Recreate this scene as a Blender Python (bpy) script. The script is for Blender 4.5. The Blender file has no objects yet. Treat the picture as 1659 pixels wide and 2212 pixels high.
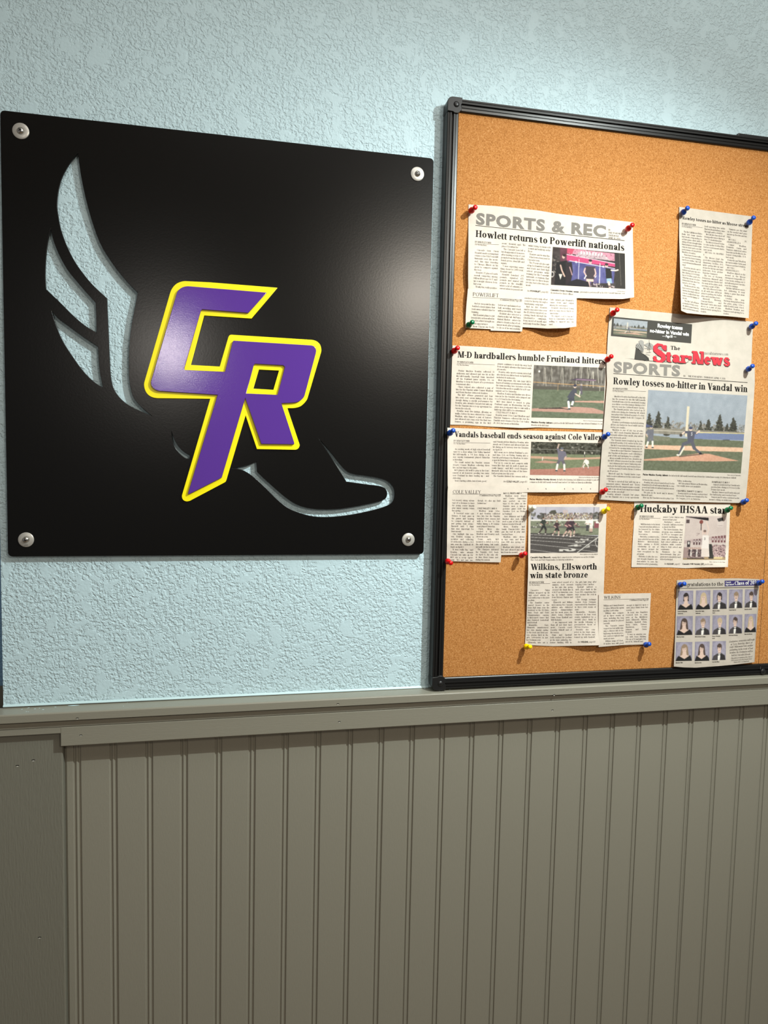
import bpy, math, random
import numpy as np
from mathutils import Matrix, Vector
PI = math.pi
C = bpy.context.scene.collection
SC = bpy.context.scene

# ---------------------------------------------------------------- camera
# wall plane is y = 0, the room is on the -y side, X runs right, Z up (metres); z = 0 is the foot of the metal sign
FPX = 1518.48
CAM_R = np.array([[0.9793312249906693, -0.006156608571700673, -0.2021693545747361],
                  [-0.2011359663068266, 0.0757304040301327, -0.9766315727864049],
                  [0.02132310521686788, 0.9971093230314955, 0.07292683393362598]])
CAM_P = np.array([0.32050046, -1.08953991, 0.14717578])
cd = bpy.data.cameras.new('camera'); cam = bpy.data.objects.new('camera', cd); C.objects.link(cam)
m4 = np.eye(4); m4[:3, :3] = CAM_R; m4[:3, 3] = CAM_P
cam.matrix_world = Matrix(m4.tolist())
cd.sensor_width = 36; cd.sensor_fit = 'AUTO'; cd.lens = FPX / 2212 * 36; cd.clip_start = .01
SC.camera = cam

# ---------------------------------------------------------------- light
w = bpy.data.worlds.new('world'); SC.world = w; w.use_nodes = True
w.node_tree.nodes['Background'].inputs[0].default_value = (1.0, .96, .91, 1)
w.node_tree.nodes['Background'].inputs[1].default_value = .15
def lamp(name, kind, loc, energy, color, target=None, **kw):
    d = bpy.data.lights.new(name, kind); d.energy = energy; d.color = color
    for k, v in kw.items(): setattr(d, k, v)
    o = bpy.data.objects.new(name, d); C.objects.link(o); o.location = loc
    if target: o.rotation_euler = (Vector(target) - Vector(loc)).to_track_quat('-Z', 'Y').to_euler()
    return o
# the near spotlight above right of the board, whose shadows fall down and left
lamp('track_spotlight', 'SPOT', (1.13, -.74, .87), 79, (.90, 1.0, .985), (.50, 0, -1.0), shadow_soft_size=.009, spot_size=math.radians(131), spot_blend=1.0)
# the room's other fixtures: one to the right, one behind and above the camera; then an added overhead fill
lamp('room_fill_light', 'AREA', (1.14, -2.1, .90), 10.5, (1.0, .90, .77), (.6, 0, .1), shape='RECTANGLE', size=.22, size_y=.22)
lamp('room_fill_light', 'AREA', (-.05, -2.9, .71), 4.8, (1.0, .93, .84), (.3, 0, -.1), shape='RECTANGLE', size=.11, size_y=.17)
lamp('room_fill_light', 'AREA', (.95, -1.0, 1.53), 12, (1.0, .98, .95), None, shape='RECTANGLE', size=1.6, size_y=.9)  # broad unseen area light, added for soft ambient fill from above
SC.view_settings.view_transform = 'Standard'; SC.view_settings.look = 'None'
SC.view_settings.gamma = 1; SC.view_settings.use_curve_mapping = False
SC.view_settings.exposure = 0.10

# ---------------------------------------------------------------- helpers
def lin(c):
    c = np.asarray(c, float) / 255
    return np.where(c <= .04045, c / 12.92, ((c + .055) / 1.055) ** 2.4)
def P(px, py, y):
    """points on the depth planes y of the wall, taken from where the photograph shows them"""
    px, py, y = np.broadcast_arrays(np.asarray(px, float), np.asarray(py, float), np.asarray(y, float))
    d = np.stack([(px - 829.5) / FPX, -(py - 1106) / FPX, -np.ones_like(px)], -1) @ CAM_R.T
    t = (y - CAM_P[1]) / d[..., 1]
    return CAM_P + d * t[..., None]
def V(px, py, y): return Vector(P(px, py, y).tolist())
def mesh(name, verts, faces, mat=None, parent=None, smooth=False):
    me = bpy.data.meshes.new(name)
    verts = np.asarray(verts, float).reshape(-1, 3)
    me.vertices.add(len(verts)); me.vertices.foreach_set('co', verts.ravel())
    if isinstance(faces, np.ndarray):
        n, k = faces.shape; loops = faces.ravel(); starts = np.arange(n) * k
    else:
        n = len(faces); loops = np.fromiter((i for f in faces for i in f), int)
        starts = np.concatenate([[0], np.cumsum([len(f) for f in faces])[:-1]]).astype(int) if n else np.zeros(0, int)
    me.loops.add(len(loops)); me.loops.foreach_set('vertex_index', loops.astype(np.int32))
    me.polygons.add(n); me.polygons.foreach_set('loop_start', starts.astype(np.int32))
    if smooth: me.polygons.foreach_set('use_smooth', np.ones(n, bool))
    me.update(calc_edges=True); me.validate()
    if mat: me.materials.append(mat)
    o = bpy.data.objects.new(name, me); C.objects.link(o)
    if parent: o.parent = parent
    return o
def tag(o, label=None, cat=None, group=None, kind=None):
    if label: o['label'] = label
    if cat: o['category'] = cat
    if group: o['group'] = group
    if kind: o['kind'] = kind
    return o
def empty(name, loc=(0, 0, 0)):
    o = bpy.data.objects.new(name, None); C.objects.link(o); o.location = loc; o.empty_display_size = .02; return o
def adopt(parent, *kids):
    bpy.context.view_layer.update()
    for k in kids: k.parent = parent; k.matrix_parent_inverse = Matrix.Translation(-Vector(parent.location))
class MB:
    def __init__(s): s.v = []; s.f = []
    def add(s, v, f): n = len(s.v); s.v += [tuple(a) for a in v]; s.f += [tuple(i + n for i in q) for q in f]
    def box(s, a, b):
        (x0, y0, z0), (x1, y1, z1) = a, b
        s.add([(x0, y0, z0), (x1, y0, z0), (x1, y1, z0), (x0, y1, z0), (x0, y0, z1), (x1, y0, z1), (x1, y1, z1), (x0, y1, z1)],
              [(0, 1, 2, 3), (4, 7, 6, 5), (0, 4, 5, 1), (1, 5, 6, 2), (2, 6, 7, 3), (3, 7, 4, 0)])
    def sweep(s, prof, a, b, fn, cap=True):       # prof: closed list of 2D points, swept from a to b by fn(u, v, t)
        n = len(prof)
        s.add([fn(u, v, a) for u, v in prof] + [fn(u, v, b) for u, v in prof],
              [(i, (i + 1) % n, n + (i + 1) % n, n + i) for i in range(n)] + ([tuple(range(n)), tuple(range(2 * n - 1, n - 1, -1))] if cap else []))
    def lathe(s, prof, o, ax, n=20):               # prof: (distance along axis, radius)
        ax = Vector(ax).normalized(); e = ax.orthogonal().normalized(); g = ax.cross(e); o = Vector(o)
        v = []; f = []
        for (t, r) in prof:
            for k in range(n):
                a = 2 * PI * k / n; v.append(o + ax * t + (e * math.cos(a) + g * math.sin(a)) * r)
        m = len(prof)
        for i in range(m - 1):
            for k in range(n): f.append((i * n + k, i * n + (k + 1) % n, (i + 1) * n + (k + 1) % n, (i + 1) * n + k))
        f.append(tuple(range(n))[::-1]); f.append(tuple(range((m - 1) * n, m * n)))
        s.add(v, f)
    def build(s, name, mat, parent=None, smooth=False):
        import bmesh
        me = bpy.data.meshes.new(name); me.from_pydata(s.v, [], s.f); me.validate()
        bm = bmesh.new(); bm.from_mesh(me); bmesh.ops.recalc_face_normals(bm, faces=bm.faces); bm.to_mesh(me); bm.free()
        if smooth:
            for p_ in me.polygons: p_.use_smooth = True
            try: me.set_sharp_from_angle(angle=math.radians(40))
            except Exception: pass
        me.materials.append(mat)
        o = bpy.data.objects.new(name, me); C.objects.link(o)
        if parent: adopt(parent, o)
        return o
def flat(name, loops, y_front, y_back, mat, parent=None, bevel=0, res=1):
    """plate with holes: loops of world (X, Z) points, between two depths"""
    cu = bpy.data.curves.new(name, 'CURVE'); cu.dimensions = '2D'; cu.fill_mode = 'BOTH'
    cu.extrude = abs(y_back - y_front) / 2 - bevel; cu.bevel_depth = bevel; cu.bevel_resolution = res; cu.offset = -bevel
    for L in loops:
        sp = cu.splines.new('POLY'); sp.points.add(len(L) - 1); sp.use_cyclic_u = True
        for p_, (x, z) in zip(sp.points, L): p_.co = (x, z, 0, 1)
    t = bpy.data.objects.new(name + '_tmp', cu); C.objects.link(t)
    me = bpy.data.meshes.new_from_object(t.evaluated_get(bpy.context.evaluated_depsgraph_get()))
    bpy.data.objects.remove(t); bpy.data.curves.remove(cu)
    me.transform(Matrix.Translation((0, (y_front + y_back) / 2, 0)) @ Matrix.Rotation(PI / 2, 4, 'X'))
    me.materials.clear(); me.materials.append(mat); me.name = name
    o = bpy.data.objects.new(name, me); C.objects.link(o)
    if parent: adopt(parent, o)
    return o
def spline(pts, n=6, closed=True):
    """Catmull-Rom through points; a point (x, y, 1) is a sharp corner"""
    out = []; N = len(pts)
    for i in range(N if closed else N - 1):
        p1, p2 = pts[i], pts[(i + 1) % N]; p0 = pts[i - 1] if (i or closed) else p1; p3 = pts[(i + 2) % N] if (closed or i + 2 < N) else p2
        if len(p1) > 2: p0 = p1
        if len(p2) > 2: p3 = p2
        a, b, c, d = (np.array(q[:2], float) for q in (p0, p1, p2, p3))
        for k in range(n):
            t = k / n
            out.append(tuple(.5 * (2 * b + (c - a) * t + (2 * a - 5 * b + 4 * c - d) * t * t + (3 * b - a - 3 * c + d) * t ** 3)))
    if not closed: out.append(tuple(pts[-1][:2]))
    return out
def XZ(pts, y):
    q = P([a[0] for a in pts], [a[1] for a in pts], y); return [(float(a[0]), float(a[2])) for a in q]
class Z_:                                            # a magnified detail of the photograph: (x, y) there -> whole-frame coordinates
    def __init__(s, ox, oy, k): s.ox, s.oy, s.k = ox, oy, k
    def __call__(s, x, y): return (s.ox + x * s.k, s.oy + y * s.k)
    def L(s, pts): return [(s.ox + q[0] * s.k, s.oy + q[1] * s.k) + tuple(q[2:]) for q in pts]

# ---------------------------------------------------------------- materials
def mat(name, col, rough=.6, metal=0, spec=.5, coat=0, coat_r=.1):
    m = bpy.data.materials.new(name); m.use_nodes = True; b = m.node_tree.nodes['Principled BSDF']
    b.inputs['Base Color'].default_value = (*lin(col), 1); b.inputs['Roughness'].default_value = rough
    b.inputs['Metallic'].default_value = metal; b.inputs['Specular IOR Level'].default_value = spec
    b.inputs['Coat Weight'].default_value = coat; b.inputs['Coat Roughness'].default_value = coat_r
    return m
def nd(m, typ, **kw):
    n = m.node_tree.nodes.new(typ)
    for k, v in kw.items():
        if k in n.inputs: n.inputs[k].default_value = v
        else: setattr(n, k, v)
    return n
def ln(m, a, b): m.node_tree.links.new(a, b)
def coords(m, scale=(1, 1, 1), rot=(0, 0, 0)):
    g = nd(m, 'ShaderNodeNewGeometry'); mp = nd(m, 'ShaderNodeMapping'); mp.inputs['Scale'].default_value = scale; mp.inputs['Rotation'].default_value = rot
    ln(m, g.outputs['Position'], mp.inputs['Vector']); return mp.outputs[0]
def math_(m, op, a, b=None, c=None, clamp=False):
    n = nd(m, 'ShaderNodeMath', operation=op, use_clamp=clamp)
    for i, q in enumerate((a, b, c)):
        if q is None: continue
        if isinstance(q, (int, float)): n.inputs[i].default_value = q
        else: ln(m, q, n.inputs[i])
    return n.outputs[0]
def ramp(m, fac, stops):
    r = nd(m, 'ShaderNodeValToRGB'); e = r.color_ramp.elements
    while len(e) < len(stops): e.new(.5)
    for s_, (p_, c) in zip(e, stops): s_.position = p_; s_.color = (*(lin(c) if not np.isscalar(c) else (c, c, c)), 1)
    ln(m, fac, r.inputs[0]); return r.outputs[0]
def bump(m, h, dist, strength=1.0):
    b = nd(m, 'ShaderNodeBump'); b.inputs['Distance'].default_value = dist; b.inputs['Strength'].default_value = strength
    ln(m, h, b.inputs['Height']); ln(m, b.outputs[0], m.node_tree.nodes['Principled BSDF'].inputs['Normal']); return b
def noise(m, vec, scale, detail=2, rough=.5, dist=0):
    n = nd(m, 'ShaderNodeTexNoise'); n.inputs['Scale'].default_value = scale; n.inputs['Detail'].default_value = detail
    n.inputs['Roughness'].default_value = rough; n.inputs['Distortion'].default_value = dist; ln(m, vec, n.inputs['Vector']); return n.outputs['Fac']

def plaster(name, col):
    m = mat(name, col, .55, spec=.35)
    v = coords(m)
    # crinkled knock-down relief: small torn islands and crumbs, with trowelled flat patches among them
    a = noise(m, v, 150, 3.0, .6, .25)
    isl = ramp(m, a, [(.42, 0.0), (.56, 1.0)])
    crumb = noise(m, v, 300, 2.0, .55, .3)
    soft = noise(m, v, 90, 1.5, .5, .2)
    h = math_(m, 'ADD', math_(m, 'MULTIPLY', isl, .55), math_(m, 'MULTIPLY', crumb, .85))
    h = math_(m, 'ADD', h, math_(m, 'MULTIPLY', soft, .5))
    patch = ramp(m, noise(m, v, 36, 4, .6, .5), [(.54, 0.0), (.60, 1.0)])
    keep = math_(m, 'SUBTRACT', 1.0, math_(m, 'MULTIPLY', patch, .88))
    h = math_(m, 'ADD', math_(m, 'MULTIPLY', h, keep), math_(m, 'MULTIPLY', patch, 1.05))
    bump(m, h, .00125, 1.0)
    return m
M = {}
M['wall'] = plaster('blue_plaster', (192, 215, 221))
M['recess'] = plaster('shaded_blue_plaster', (140, 180, 214))  # the recess's bluish shade is put into this plaster colour
M['caulk'] = mat('blue_caulk', (188, 212, 214), .4)
def painted(name, col, rough, amp, scale, vert=False, spec=.5):
    m = mat(name, col, rough, spec=spec)
    v = coords(m, (1, 1, .12) if vert else (.12, 1, 1))
    bump(m, noise(m, v, scale, 4, .6), amp)
    return m
M['greyv'] = painted('grey_board_paint', (137, 133, 119), .42, .00022, 900, True, .4)
M['greyh'] = painted('grey_trim_paint', (136, 132, 118), .36, .00015, 700, False, .5)
M['stile'] = painted('grey_stile_paint', (118, 116, 104), .36, .0006, 420, True, .5)
M['hole'] = mat('nail_hole_dark', (38, 34, 28), .7)
M['holelip'] = mat('nail_hole_lip', (215, 212, 200), .4)
M['black'] = mat('satin_black_coat', (8, 7, 6), .23, spec=.32)
v = coords(M['black']); bump(M['black'], noise(M['black'], v, 420, 3, .6), .00004)
M['yellow'] = mat('yellow_acrylic', (255, 238, 0), .35, spec=.4)
M['purple'] = mat('purple_film', (90, 52, 146), .13, spec=.5)
v = coords(M['purple']); bump(M['purple'], noise(M['purple'], v, 700, 3, .6), .00005)
M['steel'] = mat('stainless_steel', (190, 186, 178), .36, .45)
M['steel2'] = mat('bright_screw_steel', (215, 212, 205), .16, 1)
M['dark'] = mat('recess_black', (10, 10, 10), .6)
M['frame'] = mat('black_anodised_frame', (42, 41, 40), .34, .6, .5)
M['cap'] = mat('black_plastic', (24, 24, 24), .38, spec=.5)
def cork():
    m = mat('cork', (190, 135, 85), .85, spec=.15); v = coords(m)
    n1 = noise(m, v, 480, 3, .7); n2 = noise(m, v, 1150, 2, .6)
    f = math_(m, 'ADD', math_(m, 'MULTIPLY', n1, .6), math_(m, 'MULTIPLY', n2, .4))
    c = ramp(m, f, [(.30, (118, 72, 34)), (.42, (164, 106, 52)), (.52, (184, 125, 68)), (.60, (195, 138, 82)), (.70, (222, 174, 120))])
    ln(m, c, m.node_tree.nodes['Principled BSDF'].inputs['Base Color']); bump(m, f, .0007)
    return m
M['cork'] = cork()
def paper(name, col):
    m = mat(name, col, .8, spec=.2); v = coords(m)
    n1 = noise(m, v, 60, 4, .6)
    c = ramp(m, n1, [(.3, tuple(int(q * .955) for q in col)), (.62, col)])
    ln(m, c, m.node_tree.nodes['Principled BSDF'].inputs['Base Color']); bump(m, noise(m, v, 45, 3, .5), .0006, .6)
    return m
M['paper'] = paper('newsprint', (208, 195, 181))
M['paper2'] = paper('newsprint_cream', (184, 173, 160))
def ink(name, col): return mat('ink_' + name, col, .75, spec=.15)
M['ink'] = ink('black', (28, 24, 22)); M['body'] = ink('body', (58, 51, 46)); M['grey'] = ink('grey', (120, 114, 107))
M['thin'] = ink('fine_grey', (90, 83, 77)); M['white'] = ink('white', (245, 242, 235)); M['banner'] = ink('banner', (64, 61, 56))
M['red'] = ink('red', (192, 50, 60)); M['shade'] = ink('drop_shadow', (92, 66, 62)); M['navy'] = ink('navy', (58, 50, 98))
M['sky'] = ink('light_grey', (140, 136, 130))
mp_ = mat('printed_photo', (128, 128, 128), .7, spec=.15); at = nd(mp_, 'ShaderNodeVertexColor', layer_name='print')
ln(mp_, at.outputs['Color'], mp_.node_tree.nodes['Principled BSDF'].inputs['Base Color']); M['photo'] = mp_
for k, c in dict(red=(206, 12, 18), blue=(22, 72, 168), green=(4, 104, 62), yellow=(250, 214, 0), white=(226, 226, 208)).items():
    M['pin_' + k] = mat('pin_plastic_' + k, c, .16, spec=.55)
M['needle'] = mat('pin_needle', (190, 190, 190), .2, 1)
# ---------- a small high-contrast serif alphabet, drawn stroke by stroke ----------
class Pen:
    def __init__(s, w, h, n): s.w, s.h, s.n, s.q = w, h, n, []
    def quad(s, *p): s.q.append([tuple(a) for a in p])
    def rect(s, x0, y0, x1, y1): s.quad((x0, y0), (x1, y0), (x1, y1), (x0, y1))
    def serif(s, x, y, l=1, r=1, up=1):            # slab on a stem whose left side is x
        e = .075; t = s.h
        y0, y1 = (y, y + t) if up > 0 else (y - t, y)
        s.rect(x - e * l, y0, x + s.w + e * r, y1)
    def stem(s, x, y0, y1, b=(1, 1), t=(1, 1)):
        s.rect(x, y0, x + s.w, y1)
        if b: s.serif(x, y0, b[0], b[1], 1)
        if t: s.serif(x, y1, t[0], t[1], -1)
    def arc(s, cx, cy, rx, ry, a0, a1, tx=None, ty=None, n=None):
        tx = s.w if tx is None else tx; ty = s.h if ty is None else ty
        n = n or max(2, int(s.n * abs(a1 - a0) / 360 + .5))
        P = []
        for i in range(n + 1):
            a = math.radians(a0 + (a1 - a0) * i / n); c, d = math.cos(a), math.sin(a)
            P.append(((cx + rx * c, cy + ry * d), (cx + (rx - tx) * c, cy + (ry - ty) * d)))
        for (a, b), (c, d) in zip(P, P[1:]): s.quad(a, c, d, b)
    def dot(s, cx, cy, r, ry=None):
        ry = ry or r; n = max(6, s.n // 2)
        P = [(cx + r * math.cos(2 * PI * i / n), cy + ry * math.sin(2 * PI * i / n)) for i in range(n)]
        for i in range(1, n - 2, 2): s.quad(P[0], P[i], P[i + 1], P[i + 2])
        if n % 2: s.quad(P[0], P[n - 2], P[n - 1], P[n - 1])
    def dia(s, x0, y0, x1, y1, t): s.quad((x0, y0), (x0 + t, y0), (x1 + t, y1), (x1, y1))
    def path(s, pts):                              # (x, y, width) polyline band
        L = []
        for i, (x, y, wd) in enumerate(pts):
            a = pts[max(i - 1, 0)]; b = pts[min(i + 1, len(pts) - 1)]
            dx, dy = b[0] - a[0], b[1] - a[1]; l = math.hypot(dx, dy) or 1
            L.append(((x - dy / l * wd / 2, y + dx / l * wd / 2), (x + dy / l * wd / 2, y - dx / l * wd / 2)))
        for (a, b), (c, d) in zip(L, L[1:]): s.quad(a, c, d, b)

def glyph(ch, w, h, n=20):
    p = Pen(w, h, n); X = .69; A = 1.04; m = .08; D = -.30
    S = p.stem; arc = p.arc; K = (w + .10) * .5 + .02
    def srv(x, y, l=.07, r=.07): p.rect(x - l, y, x + r, y + h)
    if ch == ' ': return [], .30
    if ch in 'bdpqo':
        rx = .29
        if ch == 'o': arc(m + rx, X / 2, rx, X / 2 + .01, 0, 360); return p.q, 2 * rx + 2 * m - .03
        if ch == 'b': S(m, 0, A, None, (1, 0)); arc(m + .31, X / 2, rx, X / 2 + .01, -150, 150); return p.q, m + .31 + rx + m - .02
        if ch == 'p': S(m, D, X, (1, 1), (1, 0)); arc(m + .31, X / 2, rx, X / 2 + .01, -150, 150); return p.q, m + .31 + rx + m - .02
        x = m + .27 + rx - w * .6
        arc(m + rx - .02, X / 2, rx, X / 2 + .01, 30, 330)
        if ch == 'd': S(x, 0, A, (0, 1), (1, 0))
        else: S(x, D, X, (1, 1), None)
        return p.q, x + w + m
    if ch == 'a':
        arc(m + .20, X * .68, .26, X * .33, 0, 160, w, h); p.rect(m + .46 - w, .1, m + .46, X * .68); arc(m + .53, .12, .07 + w, .12, 180, 290, w, h)
        p.dot(m + .09, X * .76, w * .5); arc(m + .2, .20, .2, .21, 20, 340, w, h); return p.q, .62
    if ch == 'c': arc(m + .27, X / 2, .27, X / 2 + .01, 55, 325); p.dot(m + .40, X * .74, w * .52); return p.q, .57
    if ch == 'e': arc(m + .27, X / 2, .27, X / 2 + .01, 0, 325); p.rect(m + w * .8, X * .5, m + .52, X * .5 + h); return p.q, .61
    if ch == 'f': S(m, 0, X + .1, (1, 1), None); arc(m + .22, X + .08, .22, .27, 30, 180, w, h); p.dot(m + .36, X + .22, w * .5); p.rect(m - .07, X - h, m + .30, X); return p.q, .42
    if ch == 'g':
        arc(m + .24, X * .64, .23, X * .37, 0, 360, w * .9, h); p.path([(m + .12, X * .28, h), (m + .06, .04, w * .5), (m + .2, -.02, w * .75), (m + .42, -.05, w * .8), (m + .47, -.16, w * .7), (m + .3, -.28, h), (m + .1, -.25, h), (m + .02, -.14, w * .6), (m + .12, -.02, h)])
        p.path([(m + .38, X * .92, h), (m + .52, X, h * 1.4)]); return p.q, .60
    if ch in 'hnmru':
        if ch == 'u':
            S(m, .2, X, None, (1, 0)); arc(m + .26, .2, .26, .21, 180, 300); S(m + .33, 0, X, (0, 1), (1, 0)); return p.q, .33 + w + 2 * m
        S(m, 0, A if ch == 'h' else X, (1, 1), (1, 0))
        if ch == 'r': arc(m + .32, X - .3, .22, .31, 60, 180, w * .4, h * 1.3); p.dot(m + .37, X - .10, w * .55); return p.q, .50
        r = .5 * (.33 + w) - .0
        k = 1
        xs = m
        for k in range(2 if ch == 'm' else 1):
            x2 = xs + .33
            arc(x2 + w - .24, X - .22, .24, .23, 0, 130); p.rect(x2, 0, x2 + w, X - .2); p.serif(x2, 0); xs = x2
        return p.q, xs + w + m
    if ch in 'ijl':
        if ch == 'l': S(m, 0, A, (1, 1), (1, 0)); return p.q, w + 2 * m
        if ch == 'i': S(m, 0, X, (1, 1), (1, 0)); p.dot(m + w / 2, X + .20, w * .6); return p.q, w + 2 * m
        S(m, -.1, X, None, (1, 0)); arc(m - .06, -.1, .06 + w, .19, 270, 360, w, h); p.dot(m - .06, -.2, w * .45); p.dot(m + w / 2, X + .20, w * .6); return p.q, w + 2 * m
    if ch == 'k': S(m, 0, A, (1, 1), (1, 0)); p.dia(m + w - .02, X * .40, m + .43, X, h * 1.6); p.dia(m + .40, 0, m + .17, X * .52, w); srv(m + .40, 0, .05, w + .07); srv(m + .42, X - h, .07, .14); return p.q, .69
    if ch == 's':
        p.path([(m + .40, X * .78, h), (m + .30, X * .97, h), (m + .14, X * .97, h * 1.2), (m + .06, X * .80, w * .8), (m + .10, X * .62, w), (m + .24, X * .50, w * 1.15), (m + .37, X * .38, w), (m + .40, X * .20, w * .8), (m + .30, X * .04, h * 1.2), (m + .14, X * .03, h), (m + .02, X * .24, h)]); return p.q, .55
    if ch == 't': p.rect(m, .15, m + w, X + .18); p.rect(m - .07, X - h, m + .30, X); arc(m + .20, .16, .20, .17, 180, 320, w, h); return p.q, .42
    if ch in 'vwy':
        T = w * 1.1
        k = 0
        for k in range(2 if ch == 'w' else 1):
            o = m + k * .36
            p.dia(o + .20, 0, o, X, T); p.dia(o + .24, 0, o + .44, X, h * 1.3)
        srv(m, X - h, .06, T + .06); srv(o + .46, X - h, .1, .08)
        if ch == 'w': srv(m + .36, X - h, .05, T)
        if ch == 'y': p.path([(m + .28, .05, h * 1.3), (m + .17, -.2, h * 1.5), (m + .04, -.24, h * 1.6)]); p.dot(m + .04, -.2, w * .5)
        return p.q, (o + .44 + .09 + h)
    if ch == 'x': p.dia(m + .26, 0, m, X, w * 1.1); p.dia(m, 0, m + .34, X, h * 1.3); srv(m, X - h, .04, w + .05); srv(m + .38, X - h, .08, .07); srv(m, 0, .04, .12); srv(m + .30, 0, .08, w + .02); return p.q, .60
    if ch == 'z': p.rect(m, X - h, m + .42, X); p.rect(m, 0, m + .42, h); p.dia(m, 0, m + .24, X, w); p.rect(m, X - .16, m + h, X); p.rect(m + .42 - h, 0, m + .42, .16); return p.q, .55
    # capitals
    if ch == 'I': S(m, 0, 1); return p.q, w + 2 * m
    if ch in 'BDEFHKLMNPRTU' or ch == 'J':
        if ch == 'J': S(m + .2, .1, 1, None); arc(m + .08, .14, .12 + w, .16, 200, 360, w, h); p.dot(m + .03, .16, w * .5); return p.q, .2 + w + 2 * m
        if ch == 'T': S(m + .24, 0, 1); p.rect(m, 1 - h, m + .48 + w, 1); p.rect(m, .78, m + h, 1); p.rect(m + .48 + w - h, .78, m + .48 + w, 1); return p.q, .48 + w + 2 * m - .04
        if ch == 'U': S(m, .26, 1); arc(m + .30, .27, .30, .28, 180, 360, w * .8, h); p.rect(m + .6 - h * 1.4, .27, m + .6, 1); srv(m + .6, 1 - h, .15, .08); return p.q, .78
        S(m, 0, 1)
        if ch == 'H': S(m + .50, 0, 1); p.rect(m, .5, m + .55, .5 + h); return p.q, .50 + w + 2 * m
        if ch in 'EFL':
            if ch != 'L': p.rect(m, 1 - h, m + .56, 1); p.rect(m + .56 - h, .78, m + .56, 1); p.rect(m, .5, m + .40, .5 + h); p.rect(m + .40 - h, .40, m + .40, .64)
            if ch != 'F': p.rect(m, 0, m + .58, h); p.rect(m + .58 - h, 0, m + .58, .25)
            return p.q, .70 if ch != 'F' else .66
        if ch in 'PRB':
            arc(m + .30, .74, .30, .27, -100, 100, w, h); p.rect(m, 1 - h, m + .3, 1); p.rect(m, .47, m + .32, .47 + h)
            if ch == 'B': arc(m + .33, .245, .31, .255, -100, 100, w, h); p.rect(m, 0, m + .33, h)
            if ch == 'R': p.dia(m + .46, 0, m + .26, .5, w); srv(m + .46, 0, .03, w + .08)
            return p.q, .72 if ch != 'R' else .80
        if ch == 'D': arc(m + .28, .5, .42, .505, -95, 95, w, h); p.rect(m, 1 - h, m + .3, 1); p.rect(m, 0, m + .3, h); return p.q, .84
        if ch == 'K': p.dia(m + w - .02, .42, m + .52, 1, h * 1.6); p.dia(m + .50, 0, m + .22, .62, w); srv(m + .50, 0, .06, w + .08); srv(m + .54, 1 - h, .1, .14); return p.q, .84
        if ch == 'N': p.q = []; p.rect(m, 0, m + h * 1.3, 1); srv(m, 0, .09, .15); srv(m, 1 - h, .09, w); p.dia(m + .56 - w * .9, 0, m, 1, w * 1.1); p.rect(m + .56, 0, m + .56 + h * 1.3, 1); srv(m + .56, 1 - h, .1, .15); return p.q, .56 + h + 2 * m
        if ch == 'M': p.q = []; p.rect(m, 0, m + h * 1.3, 1); srv(m, 0, .09, .15); srv(m, 1 - h, .09, w); p.dia(m + .33, 0, m, 1, w * 1.1); p.dia(m + .38, 0, m + .66, 1, h * 1.3); S(m + .64, 0, 1); return p.q, .64 + w + 2 * m
    if ch in 'CGOQ':
        arc(m + .38, .5, .38, .51, (0 if ch in 'OQ' else 38), (360 if ch in 'OQ' else 315), w, h)
        if ch in 'CG': p.rect(m + .64, .66, m + .64 + h, .98)
        if ch == 'G': p.rect(m + .54, .05, m + .54 + w, .42); srv(m + .54, .42 - h, .09, w + .08)
        if ch == 'Q': p.dia(m + .55, -.2, m + .35, .1, w)
        return p.q, .90 if ch != 'C' else .84
    if ch == 'S':
        p.path([(m + .50, .76, h), (m + .40, .97, h), (m + .2, .98, h * 1.2), (m + .07, .82, w * .8), (m + .10, .65, w), (m + .28, .52, w * 1.15), (m + .47, .38, w), (m + .51, .2, w * .8), (m + .38, .03, h * 1.2), (m + .18, .02, h), (m + .02, .26, h)])
        p.rect(m + .50, .68, m + .50 + h, .98); p.rect(m, .02, m + h, .3); return p.q, .68
    if ch == 'A': p.dia(m + .40, 0, m + .26, 1, 0) ; p.dia(m + .50, 0, m + .26, 1, w * 1.15); p.dia(m + .04, 0, m + .30, 1, h * 1.3); p.rect(m + .12, .32, m + .5, .32 + h); srv(m + .04, 0, .09, .12); srv(m + .50, 0, .1, w * 1.15 + .08); return p.q, .84
    if ch in 'VWY':
        T = w * 1.1
        if ch == 'Y': p.rect(m + .26, 0, m + .26 + w, .45); p.serif(m + .26, 0); p.dia(m + .26, .42, m, 1, T); p.dia(m + .34, .42, m + .58, 1, h * 1.3); srv(m, 1 - h, .07, T + .07); srv(m + .6, 1 - h, .12, .1); return p.q, .80
        for k in range(2 if ch == 'W' else 1):
            o = m + k * .42
            p.dia(o + .26, 0, o, 1, T); p.dia(o + .30, 0, o + .56, 1, h * 1.3)
        srv(m, 1 - h, .07, T + .07); srv(o + .58, 1 - h, .12, .1)
        if ch == 'W': srv(m + .42, 1 - h, .05, T)
        return p.q, o + .58 + .1
    if ch == 'X': p.dia(m + .36, 0, m, 1, w * 1.1); p.dia(m, 0, m + .48, 1, h * 1.3); return p.q, .8
    if ch == 'Z': p.rect(m, 1 - h, m + .5, 1); p.rect(m, 0, m + .5, h); p.dia(m, 0, m + .34, 1, w); return p.q, .66
    # figures and signs
    if ch == '0': arc(m + .25, .5, .25, .51, 0, 360); return p.q, .62
    if ch == '1': S(m + .12, 0, 1, (1, 1), (1.2, 0)); return p.q, .48
    if ch == '2': arc(m + .22, .70, .24, .31, -10, 170, w, h); p.path([(m + .38, .64, w), (m + .30, .42, w * .8), (m + .08, .08, h)]); p.rect(m, 0, m + .46, w * .8); return p.q, .60
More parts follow.
